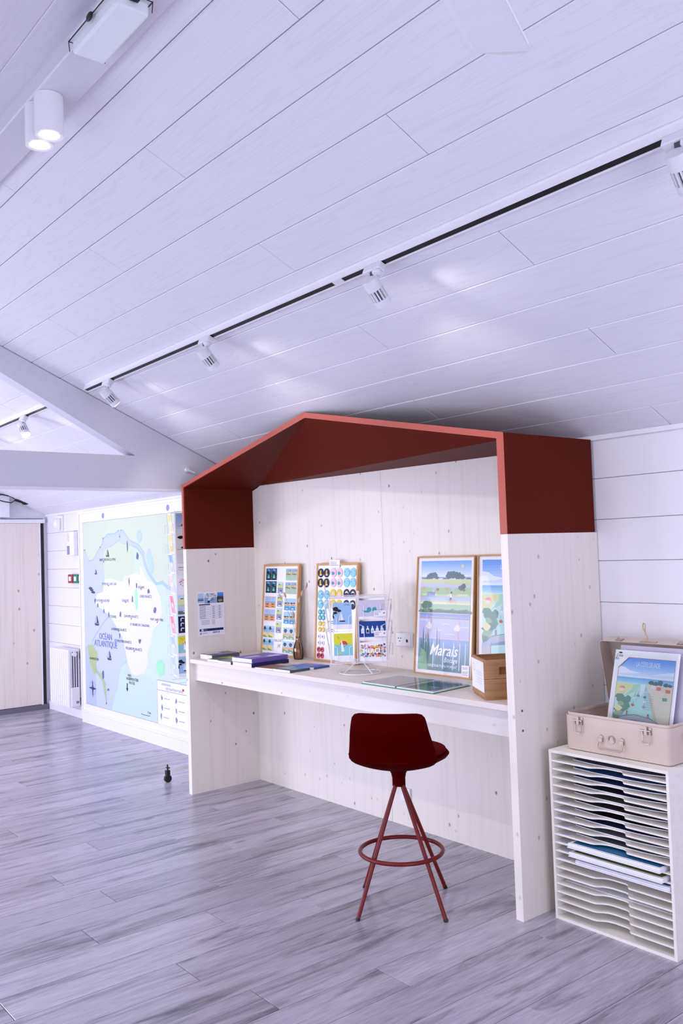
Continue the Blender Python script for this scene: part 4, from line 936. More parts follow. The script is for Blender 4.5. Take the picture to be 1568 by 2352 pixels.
def put_badge(kind, R, u, v, label):
    if (kind, R) not in bad_me:
        bm_ = MB().lathe([(R*0.94, 0.0), (R, 0.0015), (R*0.97, 0.003), (R*0.9, 0.004)], 24); bm_.v = [(a, -c, b) for a, b, c in bm_.v]
        col = {'boot': '#14193a', 'whale': '#eec9cf', 'swim': '#8fd2ea', 'gull': '#7ecbe6', 'penguin': '#e8c83f', 'puffin': '#151a3c', 'teal': '#3fa6c4', 'ring': '#e6bf45', 'pink': '#f6dfe6', 'red': '#d23a4e', 'zebra': '#f2f2f4'}[kind]
        bad_me[(kind, R)] = (make_mesh('badge', bm_, paint(col, 0.25), smooth=0.6), badge_art(kind, R).mesh('badge_print'))
    bme, ame = bad_me[(kind, R)]
    o = inst('badge', bme); apply_m(o, M2 @ Matrix.Translation((u*BW, 0.0056, v*BH))); inst('badge_print', ame, o)
    tag(o, label, 'badge', 'round badges on the oak framed board')
BN = {'boot': 'navy badge with yellow boots', 'whale': 'pink badge with blue whale', 'swim': 'light blue badge with thin dark strokes', 'gull': 'sky-blue badge with white bird', 'penguin': 'yellow badge with pale oval body', 'puffin': 'navy badge with white curved beak', 'teal': 'small teal badge with pale square', 'ring': 'small yellow ring badge', 'pink': 'small pale pink badge with blue dot', 'red': 'small red badge with navy centre', 'zebra': 'small black and white striped badge'}
def four(kind, R, us, vs):
    for r, v in enumerate(vs):
        for c, u in enumerate(us):
            put_badge(kind, R, u, v, '%s, %s of its kind on the badge board' % (BN[kind], ['upper ', 'lower '][r]+['left', 'right'][c]))
four('boot', 0.029, (0.110, 0.256), (0.902, 0.800)); four('whale', 0.029, (0.425, 0.571), (0.903, 0.803)); four('swim', 0.029, (0.742, 0.888), (0.905, 0.806))
four('gull', 0.029, (0.117, 0.267), (0.679, 0.582)); four('penguin', 0.029, (0.425, 0.571), (0.692, 0.585)); four('puffin', 0.029, (0.745, 0.890), (0.694, 0.586))
four('teal', 0.017, (0.115, 0.203), (0.500, 0.443)); four('ring', 0.016, (0.120, 0.207), (0.382, 0.322)); four('pink', 0.015, (0.112, 0.205), (0.250, 0.186)); four('red', 0.017, (0.108, 0.196), (0.118, 0.058))
four('zebra', 0.017, (0.34, 0.43), (0.40, 0.32))
ptg = build('price_card', MB().box(0.14, 0.245, -0.003, -0.001, BH-0.028, BH+0.02), PAPER); apply_m(ptg, M2)
tag(ptg, 'small white price card clipped on top of the badge board', 'price card')
ap = Art(0.105, 0.048, x0=0.14, z0=BH-0.028, y=-0.0032)
for z in (0.3, 0.5, 0.7): ap.line('#8a88a8', [(0.08, z), (0.7 if z > 0.4 else 0.9, z)], 0.003, z == 0.3)
ap.build('printed_lines', ptg)
# --- amber vase with dried grass
vs_ = thing('glass_vase', 'small amber glass bottle vase between the two oak boards', 'vase', (-4.745, 3.43, ZC))
build('glass_body', MB().lathe([(0.018, 0.0), (0.031, 0.004), (0.036, 0.03), (0.034, 0.07), (0.024, 0.105), (0.013, 0.125), (0.012, 0.14), (0.016, 0.148), (0.013, 0.148), (0.0095, 0.14), (0.0105, 0.122), (0.021, 0.104), (0.0315, 0.07), (0.0335, 0.03), (0.028, 0.007), (0.0, 0.006)], 24), AMBER, vs_, smooth=0.9)
TUFT = paint('#c9b294', 0.9); STEM = paint('#b3a07c', 0.8)
tips = [(-0.105, -0.05, 0.385, 'short left'), (-0.062, -0.045, 0.395, 'second left'), (0.025, 0.0, 0.36, 'middle low'), (0.045, 0.008, 0.405, 'middle high'), (0.088, 0.012, 0.455, 'tallest right-leaning'), (-0.012, -0.02, 0.27, 'lowest')]
for dx, dy, h, nm in tips:
    t = thing('dried_grass_stem', '%s dried bunny-tail grass stem in the amber vase' % nm, 'dried grass', (-4.745, 3.43, ZC+0.01), group='dried grass stems in the vase')
    pts = [(dx*0.06*s0, dy*0.06*s0, z0) for s0, z0 in ((-1, 0.005), (1, 0.13))]+[(dx*k, dy*k, 0.13+(h-0.13)*k**0.8) for k in (0.4, 0.7, 1.0)]
    build('stem', MB().tube(pts, 0.0013, 5), STEM, t)
    d = (Vector(pts[-1])-Vector(pts[-2])).normalized(); c = Vector(pts[-1])+d*0.015
    q = d.to_track_quat('Z', 'Y'); tb = MB().lathe([(0.001, -0.02), (0.0065, -0.013), (0.0085, -0.002), (0.006, 0.013), (0.001, 0.022)], 9); tb.v = [tuple(q @ Vector(p)+c) for p in tb.v]
    build('tuft', tb, TUFT, t, smooth=1.2)

# --- posters
def art_marais(a):
    a.k = 0.28  # inks mixed with white to imitate haze and strong light on the glass
    a.grad('#eaf1fb', '#5b9bee', 0.85, 1.0, 9); a.disc('#f2d99a', 0.83, 0.95, 0.026, 14)
    a.rect('#7fa6dc', 0, 0.838, 1, 0.852)
    for x, z, rx, rz in ((0.16, 0.85, 0.05, 0.028), (0.22, 0.862, 0.055, 0.03), (0.29, 0.868, 0.05, 0.026), (0.33, 0.843, 0.04, 0.015), (0.57, 0.865, 0.055, 0.035), (0.64, 0.872, 0.06, 0.036), (0.72, 0.862, 0.05, 0.032), (0.78, 0.86, 0.045, 0.03), (0.84, 0.85, 0.045, 0.022), (0.08, 0.832, 0.06, 0.01), (0.95, 0.832, 0.06, 0.012), (0.5, 0.83, 0.06, 0.01)): a.blob('#3f5f66', x, z, rx, rz)
    a.rect('#d5dfa0', 0, 0.785, 1, 0.832); a.rect('#c3cfee', 0, 0.755, 1, 0.79); a.poly('#c9d79a', [(0.45, 0.795), (0.6, 0.78), (1, 0.772), (1, 0.8), (0.5, 0.81)])
    a.rect('#a8cd92', 0, 0.672, 1, 0.757); a.poly('#b4c8ee', [(0.27, 0.757), (0.32, 0.757), (0.26, 0.672), (0.2, 0.672)]); a.poly('#b4c8ee', [(0.6, 0.757), (0.72, 0.757), (0.68, 0.735), (0.63, 0.735)])
    a.blob('#4e6874', 0.82, 0.755, 0.06, 0.025); a.blob('#3f5a68', 0.86, 0.765, 0.045, 0.03)
    for x, z, c in ((0.36, 0.735, '#b3695a'), (0.53, 0.742, '#d89a8a'), (0.87, 0.735, '#a5584a'), (0.07, 0.75, '#e0a87a')): a.blob(c, x, z, 0.03, 0.012)
    for x in (0.08, 0.3, 0.8, 0.9, 0.6): a.blob('#dfe4a8', x, 0.69, 0.05, 0.008)
    a.rect('#c9a8b4', 0, 0.664, 1, 0.674); a.rect('#a7bdee', 0, 0.632, 1, 0.665); a.rect('#8896c8', 0.15, 0.668, 0.3, 0.71); a.line('#5f6aa0', [(0.15, 0.71), (0.3, 0.71)], 0.002); a.line('#5f6aa0', [(0.22, 0.668), (0.22, 0.72)], 0.002)
    a.rect('#ccd89a', 0, 0.618, 1, 0.636); a.poly('#ece0bc', [(0, 0.6), (1, 0.6), (1, 0.616), (0.4, 0.622), (0, 0.612)])
    # cyclist
    for x in (0.585, 0.69): a.line('#6a6478', [(x+0.035*math.cos(k*PI/6), 0.622+0.035*0.64*math.sin(k*PI/6)) for k in range(13)], 0.0018)
    a.line('#d86a5a', [(0.585, 0.622), (0.63, 0.645), (0.67, 0.645), (0.69, 0.622)], 0.003); a.poly('#e9a46a', [(0.63, 0.615), (0.65, 0.615), (0.65, 0.65), (0.62, 0.65)]); a.poly('#3a3c58', [(0.60, 0.642), (0.64, 0.642), (0.64, 0.665), (0.60, 0.668)]); a.poly('#f6efe6', [(0.605, 0.665), (0.645, 0.665), (0.64, 0.70), (0.615, 0.70)]); a.disc('#503a3a', 0.632, 0.71, 0.014, 10)
    a.rect('#97c08a', 0, 0.535, 1, 0.602); a.blob('#3e6a58', 0.14, 0.595, 0.11, 0.035)
    for i in range(13): a.blob('#4d7a66', 0.03+i*0.08, 0.535, 0.06, 0.016+0.006*(i % 3), new=(i == 0))
    a.rect('#d9b49c', 0, 0.515, 1, 0.524); a.grad('#93a9e4', '#6b88d2', 0.478, 0.516, 3); a.rect('#a58a86', 0, 0.468, 1, 0.48)
    a.grad('#b3aede', '#b7bdf0', 0.29, 0.47, 5)
    for x, z in ((0.12, 0.45), (0.55, 0.42), (0.4, 0.36), (0.9, 0.4), (0.62, 0.33)): a.line('#e6e4fa', [(x-0.09, z), (x, z+0.008), (x+0.09, z)], 0.003)
    a.rect('#c4b2c8', 0, 0.285, 1, 0.297); a.grad('#2a586c', '#6f90c2', 0.0, 0.286, 6)
    for x in (0.08, 0.3, 0.5, 0.7, 0.82, 0.93): a.line('#b8d4ec', [(x, 0.02), (x+0.01, 0.26)], 0.006)
    for x0, zt, wd in ((0.02, 0.30, 0.07), (0.07, 0.40, 0.05), (0.12, 0.34, 0.06), (0.17, 0.38, 0.05), (0.2, 0.26, 0.06), (0.25, 0.30, 0.05), (0.36, 0.42, 0.03), (0.41, 0.36, 0.03)): a.poly('#23564e', [(x0, 0), (x0+wd, 0), (x0+wd*0.9, zt*0.6), (x0+wd*0.4, zt)])
    a.poly('#5f9a6a', [(0.0, 0), (0.2, 0), (0.16, 0.16), (0.05, 0.2)])
    for x, z, sx in ((0.21, 0.395, -1), (0.77, 0.385, 1)):
        a.line('#c7a98a', [(x+0.05, z+0.08), (x, z), (x-0.06*sx*-1 if sx < 0 else x+0.03, z-0.14)], 0.006); a.poly('#e9dcd6', [(x-0.07, z), (x-0.03, z-0.02), (x+0.03, z-0.02), (x+0.07, z+0.005), (x+0.02, z+0.04), (x-0.01, z+0.045)])
    a.text('#fbfbff', 'Marais', 0.52, 0.19, 0.085, shear=0.35, bold=0.008, width=0.56); a.text('#fbfbff', 'Bocage', 0.66, 0.105, 0.038, shear=0.3, width=0.26); a.text('#f2f4fb', 'DESTINATION PORNIC', 0.50, 0.045, 0.02, width=0.58)
def art_harbour(a, low=True):
    a.k = 0.25  # whitened inks paint in the washed-out look of strong light
    a.grad('#dbe9fb', '#3f86e6', 0.775, 1.0, 9)
    a.poly('#e6edfb', [(0, 0.90), (0.12, 0.89), (0.2, 0.86), (0.42, 0.835), (0.2, 0.82), (0, 0.815)]); a.poly('#dde8fb', [(0.6, 0.82), (0.8, 0.85), (1, 0.87), (1, 0.83)])
    a.text('#eef3fc', 'LA CÔTE DE JADE', 0.53, 0.935, 0.03, width=0.42)
    a.grad('#8fd0ea', '#5fa6e0', 0.71, 0.778, 3); a.rect('#bfe6e2', 0, 0.0, 1, 0.715)
    a.poly('#d9dc92', [(0, 0.70), (0.28, 0.70), (0.34, 0.685), (0.2, 0.62), (0.12, 0.56), (0, 0.55)]); a.poly('#9fd3b0', [(0.3, 0.70), (0.44, 0.715), (0.36, 0.62), (0.22, 0.58), (0.16, 0.56), (0.3, 0.66)])
    a.poly('#a6ddd6', [(0.44, 0.715), (0.54, 0.715), (0.62, 0.6), (0.7, 0.4), (0.78, 0.18), (0.0, 0.18), (0.1, 0.35), (0.26, 0.5)]); a.poly('#d8e8f2', [(0.44, 0.71), (0.53, 0.71), (0.5, 0.6), (0.44, 0.56)])
    a.poly('#d9d2c0', [(0.53, 0.715), (1, 0.70), (1, 0.14), (0.86, 0.2), (0.74, 0.42), (0.62, 0.62)]); a.poly('#c3bda8', [(0.62, 0.62), (0.74, 0.42), (0.86, 0.2), (0.8, 0.18), (0.7, 0.4), (0.58, 0.62)])
    for x, z, rx, rz in ((0.62, 0.735, 0.045, 0.025), (0.7, 0.73, 0.05, 0.022), (0.78, 0.742, 0.05, 0.028), (0.88, 0.725, 0.05, 0.02), (0.95, 0.72, 0.04, 0.018)): a.blob('#2f4a5c', x, z, rx, rz)
    for x, z, c in ((0.66, 0.69, '#e9e2da'), (0.76, 0.68, '#d9664e'), (0.84, 0.66, '#e0c8b4'), (0.92, 0.66, '#c9603f'), (0.88, 0.57, '#3f9a6a'), (0.1, 0.635, '#f0d9d2')): a.rect(c, x-0.035, z-0.02, x+0.045, z+0.016)
    a.poly('#e88a70', [(0.05, 0.65), (0.17, 0.645), (0.15, 0.672), (0.08, 0.672)])
    for x, z, rx, rz in ((0.06, 0.55, 0.08, 0.035), (0.14, 0.51, 0.1, 0.05), (0.2, 0.45, 0.09, 0.05), (0.1, 0.40, 0.1, 0.04), (0.04, 0.33, 0.06, 0.05), (0.24, 0.53, 0.05, 0.04)): a.blob('#4f7f6c', max(x, rx+0.005), z, rx, rz)
    for x, z, rx, rz in ((0.12, 0.47, 0.06, 0.025), (0.1, 0.36, 0.08, 0.03)): a.blob('#86ad80', x, z, rx, rz)
    a.blob('#e3df9a', 0.08, 0.42, 0.07, 0.03)
    for x, z, c in ((0.34, 0.47, '#b8483e'), (0.42, 0.58, '#6a7a98'), (0.54, 0.46, '#7f8ec0'), (0.55, 0.52, '#e6eaf4'), (0.54, 0.57, '#5a6a90'), (0.54, 0.63, '#c9d2e6'), (0.36, 0.55, '#dfe6f2')): a.blob(c, x, z, 0.03, 0.014, 10, 0.15); a.line('#8a93a8', [(x, z), (x, z+0.05)], 0.0015)
    for i in range(7): a.line('#9a9aae', [(0.56, 0.44+i*0.025), (0.70, 0.435+i*0.025)], 0.0012, i == 0)
    a.poly('#aab0c4', [(0, 0.26), (0.18, 0.33), (0.4, 0.355), (0.66, 0.335), (0.84, 0.28), (0.84, 0.24), (0.66, 0.29), (0.4, 0.31), (0.18, 0.285), (0, 0.2)]); a.line('#6b7288', [(0, 0.27), (0.18, 0.34), (0.4, 0.365), (0.66, 0.345), (0.84, 0.29)], 0.003)
    a.poly('#6f86ae', [(0.16, 0.275), (0.4, 0.305), (0.66, 0.285), (0.7, 0.25), (0.4, 0.27), (0.2, 0.25)]); a.poly('#b9b2bc', [(0, 0.22), (0.16, 0.28), (0.17, 0.0), (0, 0.0)]); a.poly('#8d92ac', [(0.7, 0.26), (0.98, 0.1), (1, 0.0), (0.72, 0.0)]); a.poly('#a8dcd4', [(0.17, 0.26), (0.4, 0.275), (0.7, 0.25), (0.72, 0.0), (0.17, 0.0)])
    for x, z in ((0.24, 0.35), (0.62, 0.34)): a.rect('#c85a4e', x, z, x+0.025, z+0.03); a.disc('#4a3a3a', x+0.012, z+0.04, 0.012, 8)
    if low: a.text('#f6f8fc', 'Le port', 0.42, 0.08, 0.06, shear=0.35, width=0.5)
PWd, PHt, PD = 0.442, 0.652, 0.018
def poster(loc, label, artf, tilt, name='framed_poster', w=PWd, h=PHt):
    M = lean(loc, tilt); t = thing(name, label, 'framed poster'); apply_m(t, M)
    frame_parts(t, w, h, 0.0075, PD)
    build('mount', MB().box(0.007, w-0.007, 0.010, PD-0.001, 0.007, h-0.007), PAPER, t)
    mg = 0.026
    a = Art(w-2*mg-0.008, h-2*mg, x0=mg+0.004, z0=mg, y=0.0098, eps=0.00005); artf(a); a.build('poster_print', t)
    build('glass_pane', MB().add([(0.0072, 0.0025, 0.0072), (w-0.0072, 0.0025, 0.0072), (w-0.0072, 0.0025, h-0.0072), (0.0072, 0.0025, h-0.0072)], [(0, 1, 2, 3)]), CLEAR, t, recalc=False)
    return t
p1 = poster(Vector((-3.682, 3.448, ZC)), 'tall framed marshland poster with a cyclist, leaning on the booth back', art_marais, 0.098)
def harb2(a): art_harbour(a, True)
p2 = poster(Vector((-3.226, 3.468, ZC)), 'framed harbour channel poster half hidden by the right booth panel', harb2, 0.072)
stk = Art(0.055, 0.062, x0=PWd-0.075, z0=0.008, y=0.0022); stk.rect('#f6f6fb', 0, 0, 1, 1)
for z in (0.8, 0.7, 0.45, 0.35, 0.2): stk.line('#8a8aa8', [(0.12, z), (0.8, z)], 0.002, z == 0.8)
stk.build('price_sticker', p1)

# --- counter postcard stand
sd = thing('postcard_stand', 'white wire countertop postcard stand on a ring foot', 'postcard stand', (-3.92, 3.262, ZC), math.radians(50.3))
m = MB()
m.tube([(0.118*math.cos(k*PI/16), 0.118*math.sin(k*PI/16), 0.004) for k in range(32)], 0.0035, 7, closed=True)
build('base_ring', m, WIRE, sd)
for k in range(4):
    q = math.radians(35+90*k); build('foot_rod', MB().tube([(0.118*math.cos(q), 0.118*math.sin(q), 0.004), (0.012*math.cos(q), 0.012*math.sin(q), 0.078)], 0.003, 6), WIRE, sd)
build('axle', MB().cone((0, 0, 0.06), (0, 0, 0.455), 0.006, 0.006, 10).ball((0, 0, 0.457), 0.009, 0.009, 0.009), WIRE, sd)
SW, SD_, ZB0, ZT0 = 0.162, 0.085, 0.066, 0.428
m = MB()
for z in (ZB0, ZT0, ZT0+0.008): m.tube([(-SW, -SD_, z), (SW, -SD_, z), (SW, SD_, z), (-SW, SD_, z)], 0.0026, 6, closed=True)
for x in (-SW, -0.012, SW):
    for y in (-SD_, SD_): m.tube([(x, y, ZB0-0.004), (x, y, ZT0+0.008)], 0.0022, 6)
for z in (ZB0, ZT0): m.tube([(-SW, 0, z), (SW, 0, z)], 0.002, 6); m.tube([(0, -SD_, z), (0, SD_, z)], 0.002, 6)
for i in range(6): m.tube([(-SW+0.03+i*0.052, -SD_, ZB0), (-SW+0.03+i*0.052, -SD_-0.0, ZB0+0.03)], 0.0016, 5)
build('wire_frame', m, WIRE, sd)
Lp = [(-0.142, 0.080, 0.105), (-0.142, 0.252, 0.105)]
Rp = [(0.002, 0.078, 0.148), (0.002, 0.195, 0.148), (0.002, 0.312, 0.148)]
m = MB()
for x, z, wd in Lp+Rp:
    yy = -SD_-0.012
    for s in (0.18, 0.82):
        m.tube([(x+wd*s, yy+0.004, z-0.006), (x+wd*s, yy-0.004, z-0.004), (x+wd*s, yy-0.006, z+0.075), (x+wd*(s-0.16 if s < 0.5 else s+0.16), yy, z+0.085)], 0.0017, 5)
    m.tube([(x, yy+0.004, z-0.006), (x+wd, yy+0.004, z-0.006)], 0.0017, 5)
for s in (-1, 1):
    for z in (0.10, 0.23, 0.35):
        m.tube([(s*SW, -0.05, z+0.06), (s*(SW+0.03), -0.05, z+0.06), (s*(SW+0.024), -0.05, z), (s*(SW+0.024), 0.05, z), (s*(SW+0.03), 0.05, z+0.06), (s*SW, 0.05, z+0.06)], 0.0018, 5)
build('card_pockets', m, WIRE, sd)
MS = Matrix.Translation((-3.92, 3.262, ZC)) @ Matrix.Rotation(math.radians(50.3), 4, 'Z')
def stand_card(fn, x, z, label, yoff=0.0):
    ar = fn(); M = MS @ Matrix.Translation((x, -SD_-0.009+yoff, z)) @ Matrix.Rotation(-0.02, 4, 'X'); postcard(ar, label, M, 'postcards in the counter stand')
stand_card(art_pine, Lp[1][0], Lp[1][1]+0.006, 'pine and white sailboat postcard, upper left in the counter stand')
stand_card(art_sun, Lp[0][0], Lp[0][1]+0.006, 'yellow sky sunset sail postcard, lower left in the counter stand')
stand_card(art_whales, Rp[2][0], Rp[2][1]-0.002, 'two teal whales postcard, top right in the counter stand')
stand_card(art_bottles, Rp[1][0], Rp[1][1]-0.002, 'navy postcard of message bottles in the counter stand')
stand_card(art_merci, Rp[0][0], Rp[0][1]-0.002, 'confetti thank-you postcard reading MERCI in the counter stand')
for s, nm in ((-1, 'left'), (1, 'right')):
    for i, z in enumerate((0.105, 0.235, 0.355)):
        ar = art_seal() if i == 1 else art_plain(['#f0f0f6', '#d8d4ea', '#e6e0d8'][i], ['#e2e0ec', '#f2f2f8', '#c9b8a0'][i])
        M = MS @ Matrix.Translation((s*(SW+0.006), s*-0.0525, z)) @ Matrix.Rotation(s*PI/2, 4, 'Z') @ Matrix.Rotation(0.14, 4, 'X')
        postcard(ar, '%s postcard seen edge-on on the %s side of the counter stand' % (['lowest', 'middle', 'top'][i], nm), M, 'postcards in the counter stand')
for i, (x, z) in enumerate(((0.086, 0.325), (0.084, 0.212))):
    o = build('price_label', MB().box(0, 0.068, 0, 0.0012, 0, 0.032), PAPER); M = MS @ Matrix.Translation((x, -SD_-0.019, z)); apply_m(o, M)
    tag(o, 'white price label in front of the %s postcard' % ['whales', 'bottles'][i], 'price label')
    al = Art(0.068, 0.032, y=-0.0002)
    for zz in (0.75, 0.5, 0.3): al.line('#7a7a94', [(0.06, zz), (0.6 if zz > 0.6 else 0.4, zz)], 0.0022, zz == 0.75)
    al.disc('#c88aa0', 0.84, 0.55, 0.08, 10); al.build('printed_lines', o)

# --- open book, crate, brochures
ob = thing('open_book', 'open green-edged album with clear sleeves lying on the counter', 'book', (-3.335, 3.135, ZC))
GREEN = paint('#1f8a5a', 0.4)
rzb = 0.02
def q2(cx, pts, z0, t): return [(cx+x, y, z0) for x, y in pts]
build('cover', MB().prism([(-0.265, -0.135, 0.0), (0.0, -0.138, 0.0), (0.268, -0.135, 0.0), (0.235, 0.155, 0.0), (-0.02, 0.152, 0.0), (-0.282, 0.148, 0.0)], (0, 0, 0.0035)), GREEN, ob)
for sx, nm in ((-1, 'left'), (1, 'right')):
    P = [(-0.260, -0.130), (-0.004, -0.132), (-0.022, 0.147), (-0.276, 0.143)] if sx < 0 else [(0.004, -0.132), (0.262, -0.130), (0.230, 0.150), (-0.014, 0.147)]
    o = build('page_block', MB().prism([(x, y, 0.0036) for x, y in P], (0, 0, 0.006)), PAGES, ob)
    if sx > 0:
        mb_ = MB(); cc = ['#7f8f9c', '#55707c', '#c3ccdc', '#3f5560']
        def lerp(u, v): 
            a_ = Vector(P[0]).lerp(Vector(P[1]), u); b_ = Vector(P[3]).lerp(Vector(P[2]), u); return a_.lerp(b_, v)
        def pq(u0_, v0_, u1_, v1_, k, z): mb_.add([(*lerp(u0_, v0_), z), (*lerp(u1_, v0_), z), (*lerp(u1_, v1_), z), (*lerp(u0_, v1_), z)], [(0, 1, 2, 3)], k)
        pq(0.15, 0.10, 0.95, 0.92, 0, 0.0098); pq(0.2, 0.45, 0.9, 0.85, 1, 0.0099); pq(0.25, 0.7, 0.6, 0.8, 3, 0.0100); pq(0.35, 0.18, 0.8, 0.24, 2, 0.0100); pq(0.55, 0.3, 0.75, 0.42, 2, 0.0100)
        build('page_print', mb_, [ink(c) for c in cc], o, recalc=False)
    z = 0.0108
    build('clear_sleeve', MB().add([(x, y, z) for x, y in P], [(0, 1, 2, 3)]), SLEEVE, o, recalc=False)
build('ring_binding', MB().tube([(-0.001, -0.135, 0.008), (-0.02, 0.15, 0.008)], 0.004, 7), SLEEVE, ob)
cr = thing('wooden_crate', 'small wooden crate with dovetailed corners and a white card on its end', 'crate', (-2.757, 3.018, ZC+0.012), math.radians(-33.7))
# local: -x along end face to the left/back, +y into the long side
CW, CLn, CH, ct = 0.236, 0.262, 0.168, 0.012
for i, (z0, z1) in enumerate(((0.0, 0.082), (0.084, CH))):
    if i == 0:
        build('side_board', MB().box(-ct, 0, 0, CLn, z0, z1), CRATE, cr)
    else:
        o = MB(); o.box(-ct, 0, 0, 0.070, z0, z1); o.box(-ct, 0, 0.190, CLn, z0, z1); o.box(-ct, 0, 0.070, 0.190, z0, 0.102); o.box(-ct, 0, 0.070, 0.190, 0.136, z1)
        build('side_board', o, CRATE, cr); build('hand_hole', MB().box(-ct+0.001, -ct+0.003, 0.071, 0.189, 0.102, 0.136), paint('#8a5a2e', 0.7), cr)
    build('side_board', MB().box(-CW, -CW+ct, 0, CLn, z0, z1), CRATE, cr)
build('end_board', MB().box(-CW+ct, -ct, 0, ct, 0, CH), CRATEX, cr); build('end_board', MB().box(-CW+ct, -ct, CLn-ct, CLn, 0, CH), CRATEX, cr)
build('bottom', MB().box(-CW+0.006, -0.006, 0.006, CLn-0.006, -0.012, -0.0002), CRATE, cr)
cd = build('info_card', MB().box(-0.228, -0.004, -0.0018, -0.0004, 0.022, 0.158), PAPER); apply_m(cd, Matrix.Translation((-2.757, 3.018, ZC+0.012)) @ Matrix.Rotation(math.radians(-33.7), 4, 'Z'))
tag(cd, 'white information card stuck on the end of the wooden crate', 'card')
ac = Art(0.224, 0.136, x0=-0.228, z0=0.022, y=-0.0019)
ac.line('#9aa6c8', [(0.2+0.1*math.cos(k*PI/8), 0.72+0.12*math.sin(k*PI/8)) for k in range(17)], 0.0015)
for z in (0.62, 0.54, 0.42, 0.34, 0.26): ac.line('#c3c8da', [(0.42, z), (0.88, z-0.01)], 0.002, z == 0.62)
ac.build('printed_lines', cd)
pc = build('paper_sheet', MB().box(-0.19, -0.05, 0.03, 0.032, 0.0, 0.155), PAPER); apply_m(pc, Matrix.Translation((-2.757, 3.018, ZC+0.012)) @ Matrix.Rotation(math.radians(-33.7), 4, 'Z')); tag(pc, 'white paper sheet standing inside the wooden crate', 'paper')
def brochure(x, y, rz, w, h, t, cov, art2, label, z=ZC, pages='#eceaf2'):
    o = thing('brochure_stack', label, 'brochure stack', (x, y, z), rz, group='brochures on the left of the counter')
    build('page_block', MB().box(-w/2, w/2, -h/2, h/2, 0, t-0.0012), paint(pages, 0.7, var=0.15, scale=400, key=('pg', pages)), o)
    build('cover', MB().box(-w/2, w/2, -h/2, h/2, t-0.001, t), ink(cov), o)
    build('spine', MB().box(w/2-0.0005, w/2+0.001, -h/2, h/2, 0, t), ink(cov), o)
    mb_ = MB(); cs = []
    for i, (c, x0, y0, x1, y1) in enumerate(art2):
        cs.append(ink(c)); zz = t+0.0001*(i+1); mb_.add([(-w/2+x0*w, -h/2+y0*h, zz), (-w/2+x1*w, -h/2+y0*h, zz), (-w/2+x1*w, -h/2+y1*h, zz), (-w/2+x0*w, -h/2+y1*h, zz)], [(0, 1, 2, 3)], i)
    build('cover_print', mb_, cs, o, recalc=False); return o
brochure(-5.283, 3.16, 0.0, 0.155, 0.215, 0.030, '#5a5866', [('#7d86a8', 0.0, 0.3, 1, 0.95), ('#d8d6e2', 0.05, 0.08, 0.4, 0.6), ('#8a6a5a', 0.0, 0.7, 0.35, 1)], 'thick grey-blue brochure stack nearest the left booth panel')
brochure(-5.105, 3.10, 0.10, 0.15, 0.19, 0.016, '#4e564c', [('#7f9a58', 0, 0.4, 1, 0.95), ('#d8c86a', 0.4, 0.6, 0.9, 0.9)], 'low olive and yellow brochure stack beside the grey-blue one')
brochure(-4.955, 3.09, 0.06, 0.145, 0.20, 0.018, '#5f6a6a', [('#8a9a98', 0, 0.05, 1, 0.6), ('#c87a4a', 0.2, 0.65, 1, 1)], 'low green-grey brochure stack left of the purple stack')
pu = brochure(-4.745, 3.135, 0.03, 0.205, 0.285, 0.024, '#1c1a55', [('#2a2a78', 0, 0, 1, 1)], 'dark navy brochure stack under the purple brochures')
brochure(-4.76, 3.14, 0.07, 0.205, 0.285, 0.026, '#6d5aa6', [('#7a6ab4', 0.0, 0.0, 1, 1), ('#c6bfe0', 0.35, 0.1, 0.6, 0.5), ('#d8d2ec', 0.65, 0.55, 0.9, 0.9)], 'purple brochure stack with pale page edges', z=ZC+0.0245)
brochure(-4.52, 3.10, 0.15, 0.16, 0.21, 0.010, '#6b4a3a', [('#8a5a42', 0, 0, 1, 0.6), ('#c9b8b0', 0.2, 0.65, 0.9, 0.95)], 'thin brown brochure pile right of the purple stack')
brochure(-4.33, 3.075, 0.05, 0.16, 0.15, 0.014, '#48525e', [('#9aa4ac', 0, 0.2, 1, 0.9), ('#5a8ac8', 0.4, 0.5, 1, 1)], 'grey and blue brochure pile at the counter front')
brochure(-4.36, 3.235, 0.12, 0.20, 0.13, 0.012, '#3f5a9c', [('#5f86d2', 0, 0, 0.7, 1), ('#c8926a', 0.0, 0.7, 0.4, 1)], 'thin bright blue brochure pile behind the grey one')
brochure(-5.06, 3.34, 0.02, 0.34, 0.22, 0.003, '#e9e4ea', [('#7a8ab0', 0.3, 0.55, 0.5, 0.68), ('#8a8494', 0.05, 0.6, 0.2, 0.7)], 'flat white leaflets spread behind the brochure stacks')
# --- sockets
sk = thing('wall_socket', 'white double socket unit on the booth back panel by the posters', 'socket', (-3.81, yb-0.0005, 1.08))
build('plate', MB().box(-0.07, 0.07, -0.03, 0, -0.04, 0.04), WHITEG, sk, bevel=0.004)
build('flap', MB().box(0.002, 0.062, -0.036, -0.0302, -0.034, 0.034), WHITE, sk, bevel=0.002)
m = MB()
for x, z in ((-0.045, 0.008), (-0.025, 0.008), (-0.035, -0.008)): m.cone((x, -0.0302, z), (x, -0.031, z), 0.004, 0.004, 8)
m.box(0.025, 0.04, -0.0368, -0.0361, -0.012, 0.004)
build('holes', m, BLACK, sk)
ss = thing('socket_plate', 'blank white socket plate low on the booth back under the counter', 'socket', (-3.867, yb-0.0005, 0.182))
build('plate', MB().box(-0.04, 0.04, -0.012, 0, -0.04, 0.04), WHITEG, ss, bevel=0.003); build('screw', MB().cone((0, -0.012, 0.028), (0, -0.0135, 0.028), 0.004, 0.004, 8), SPOTM, ss)
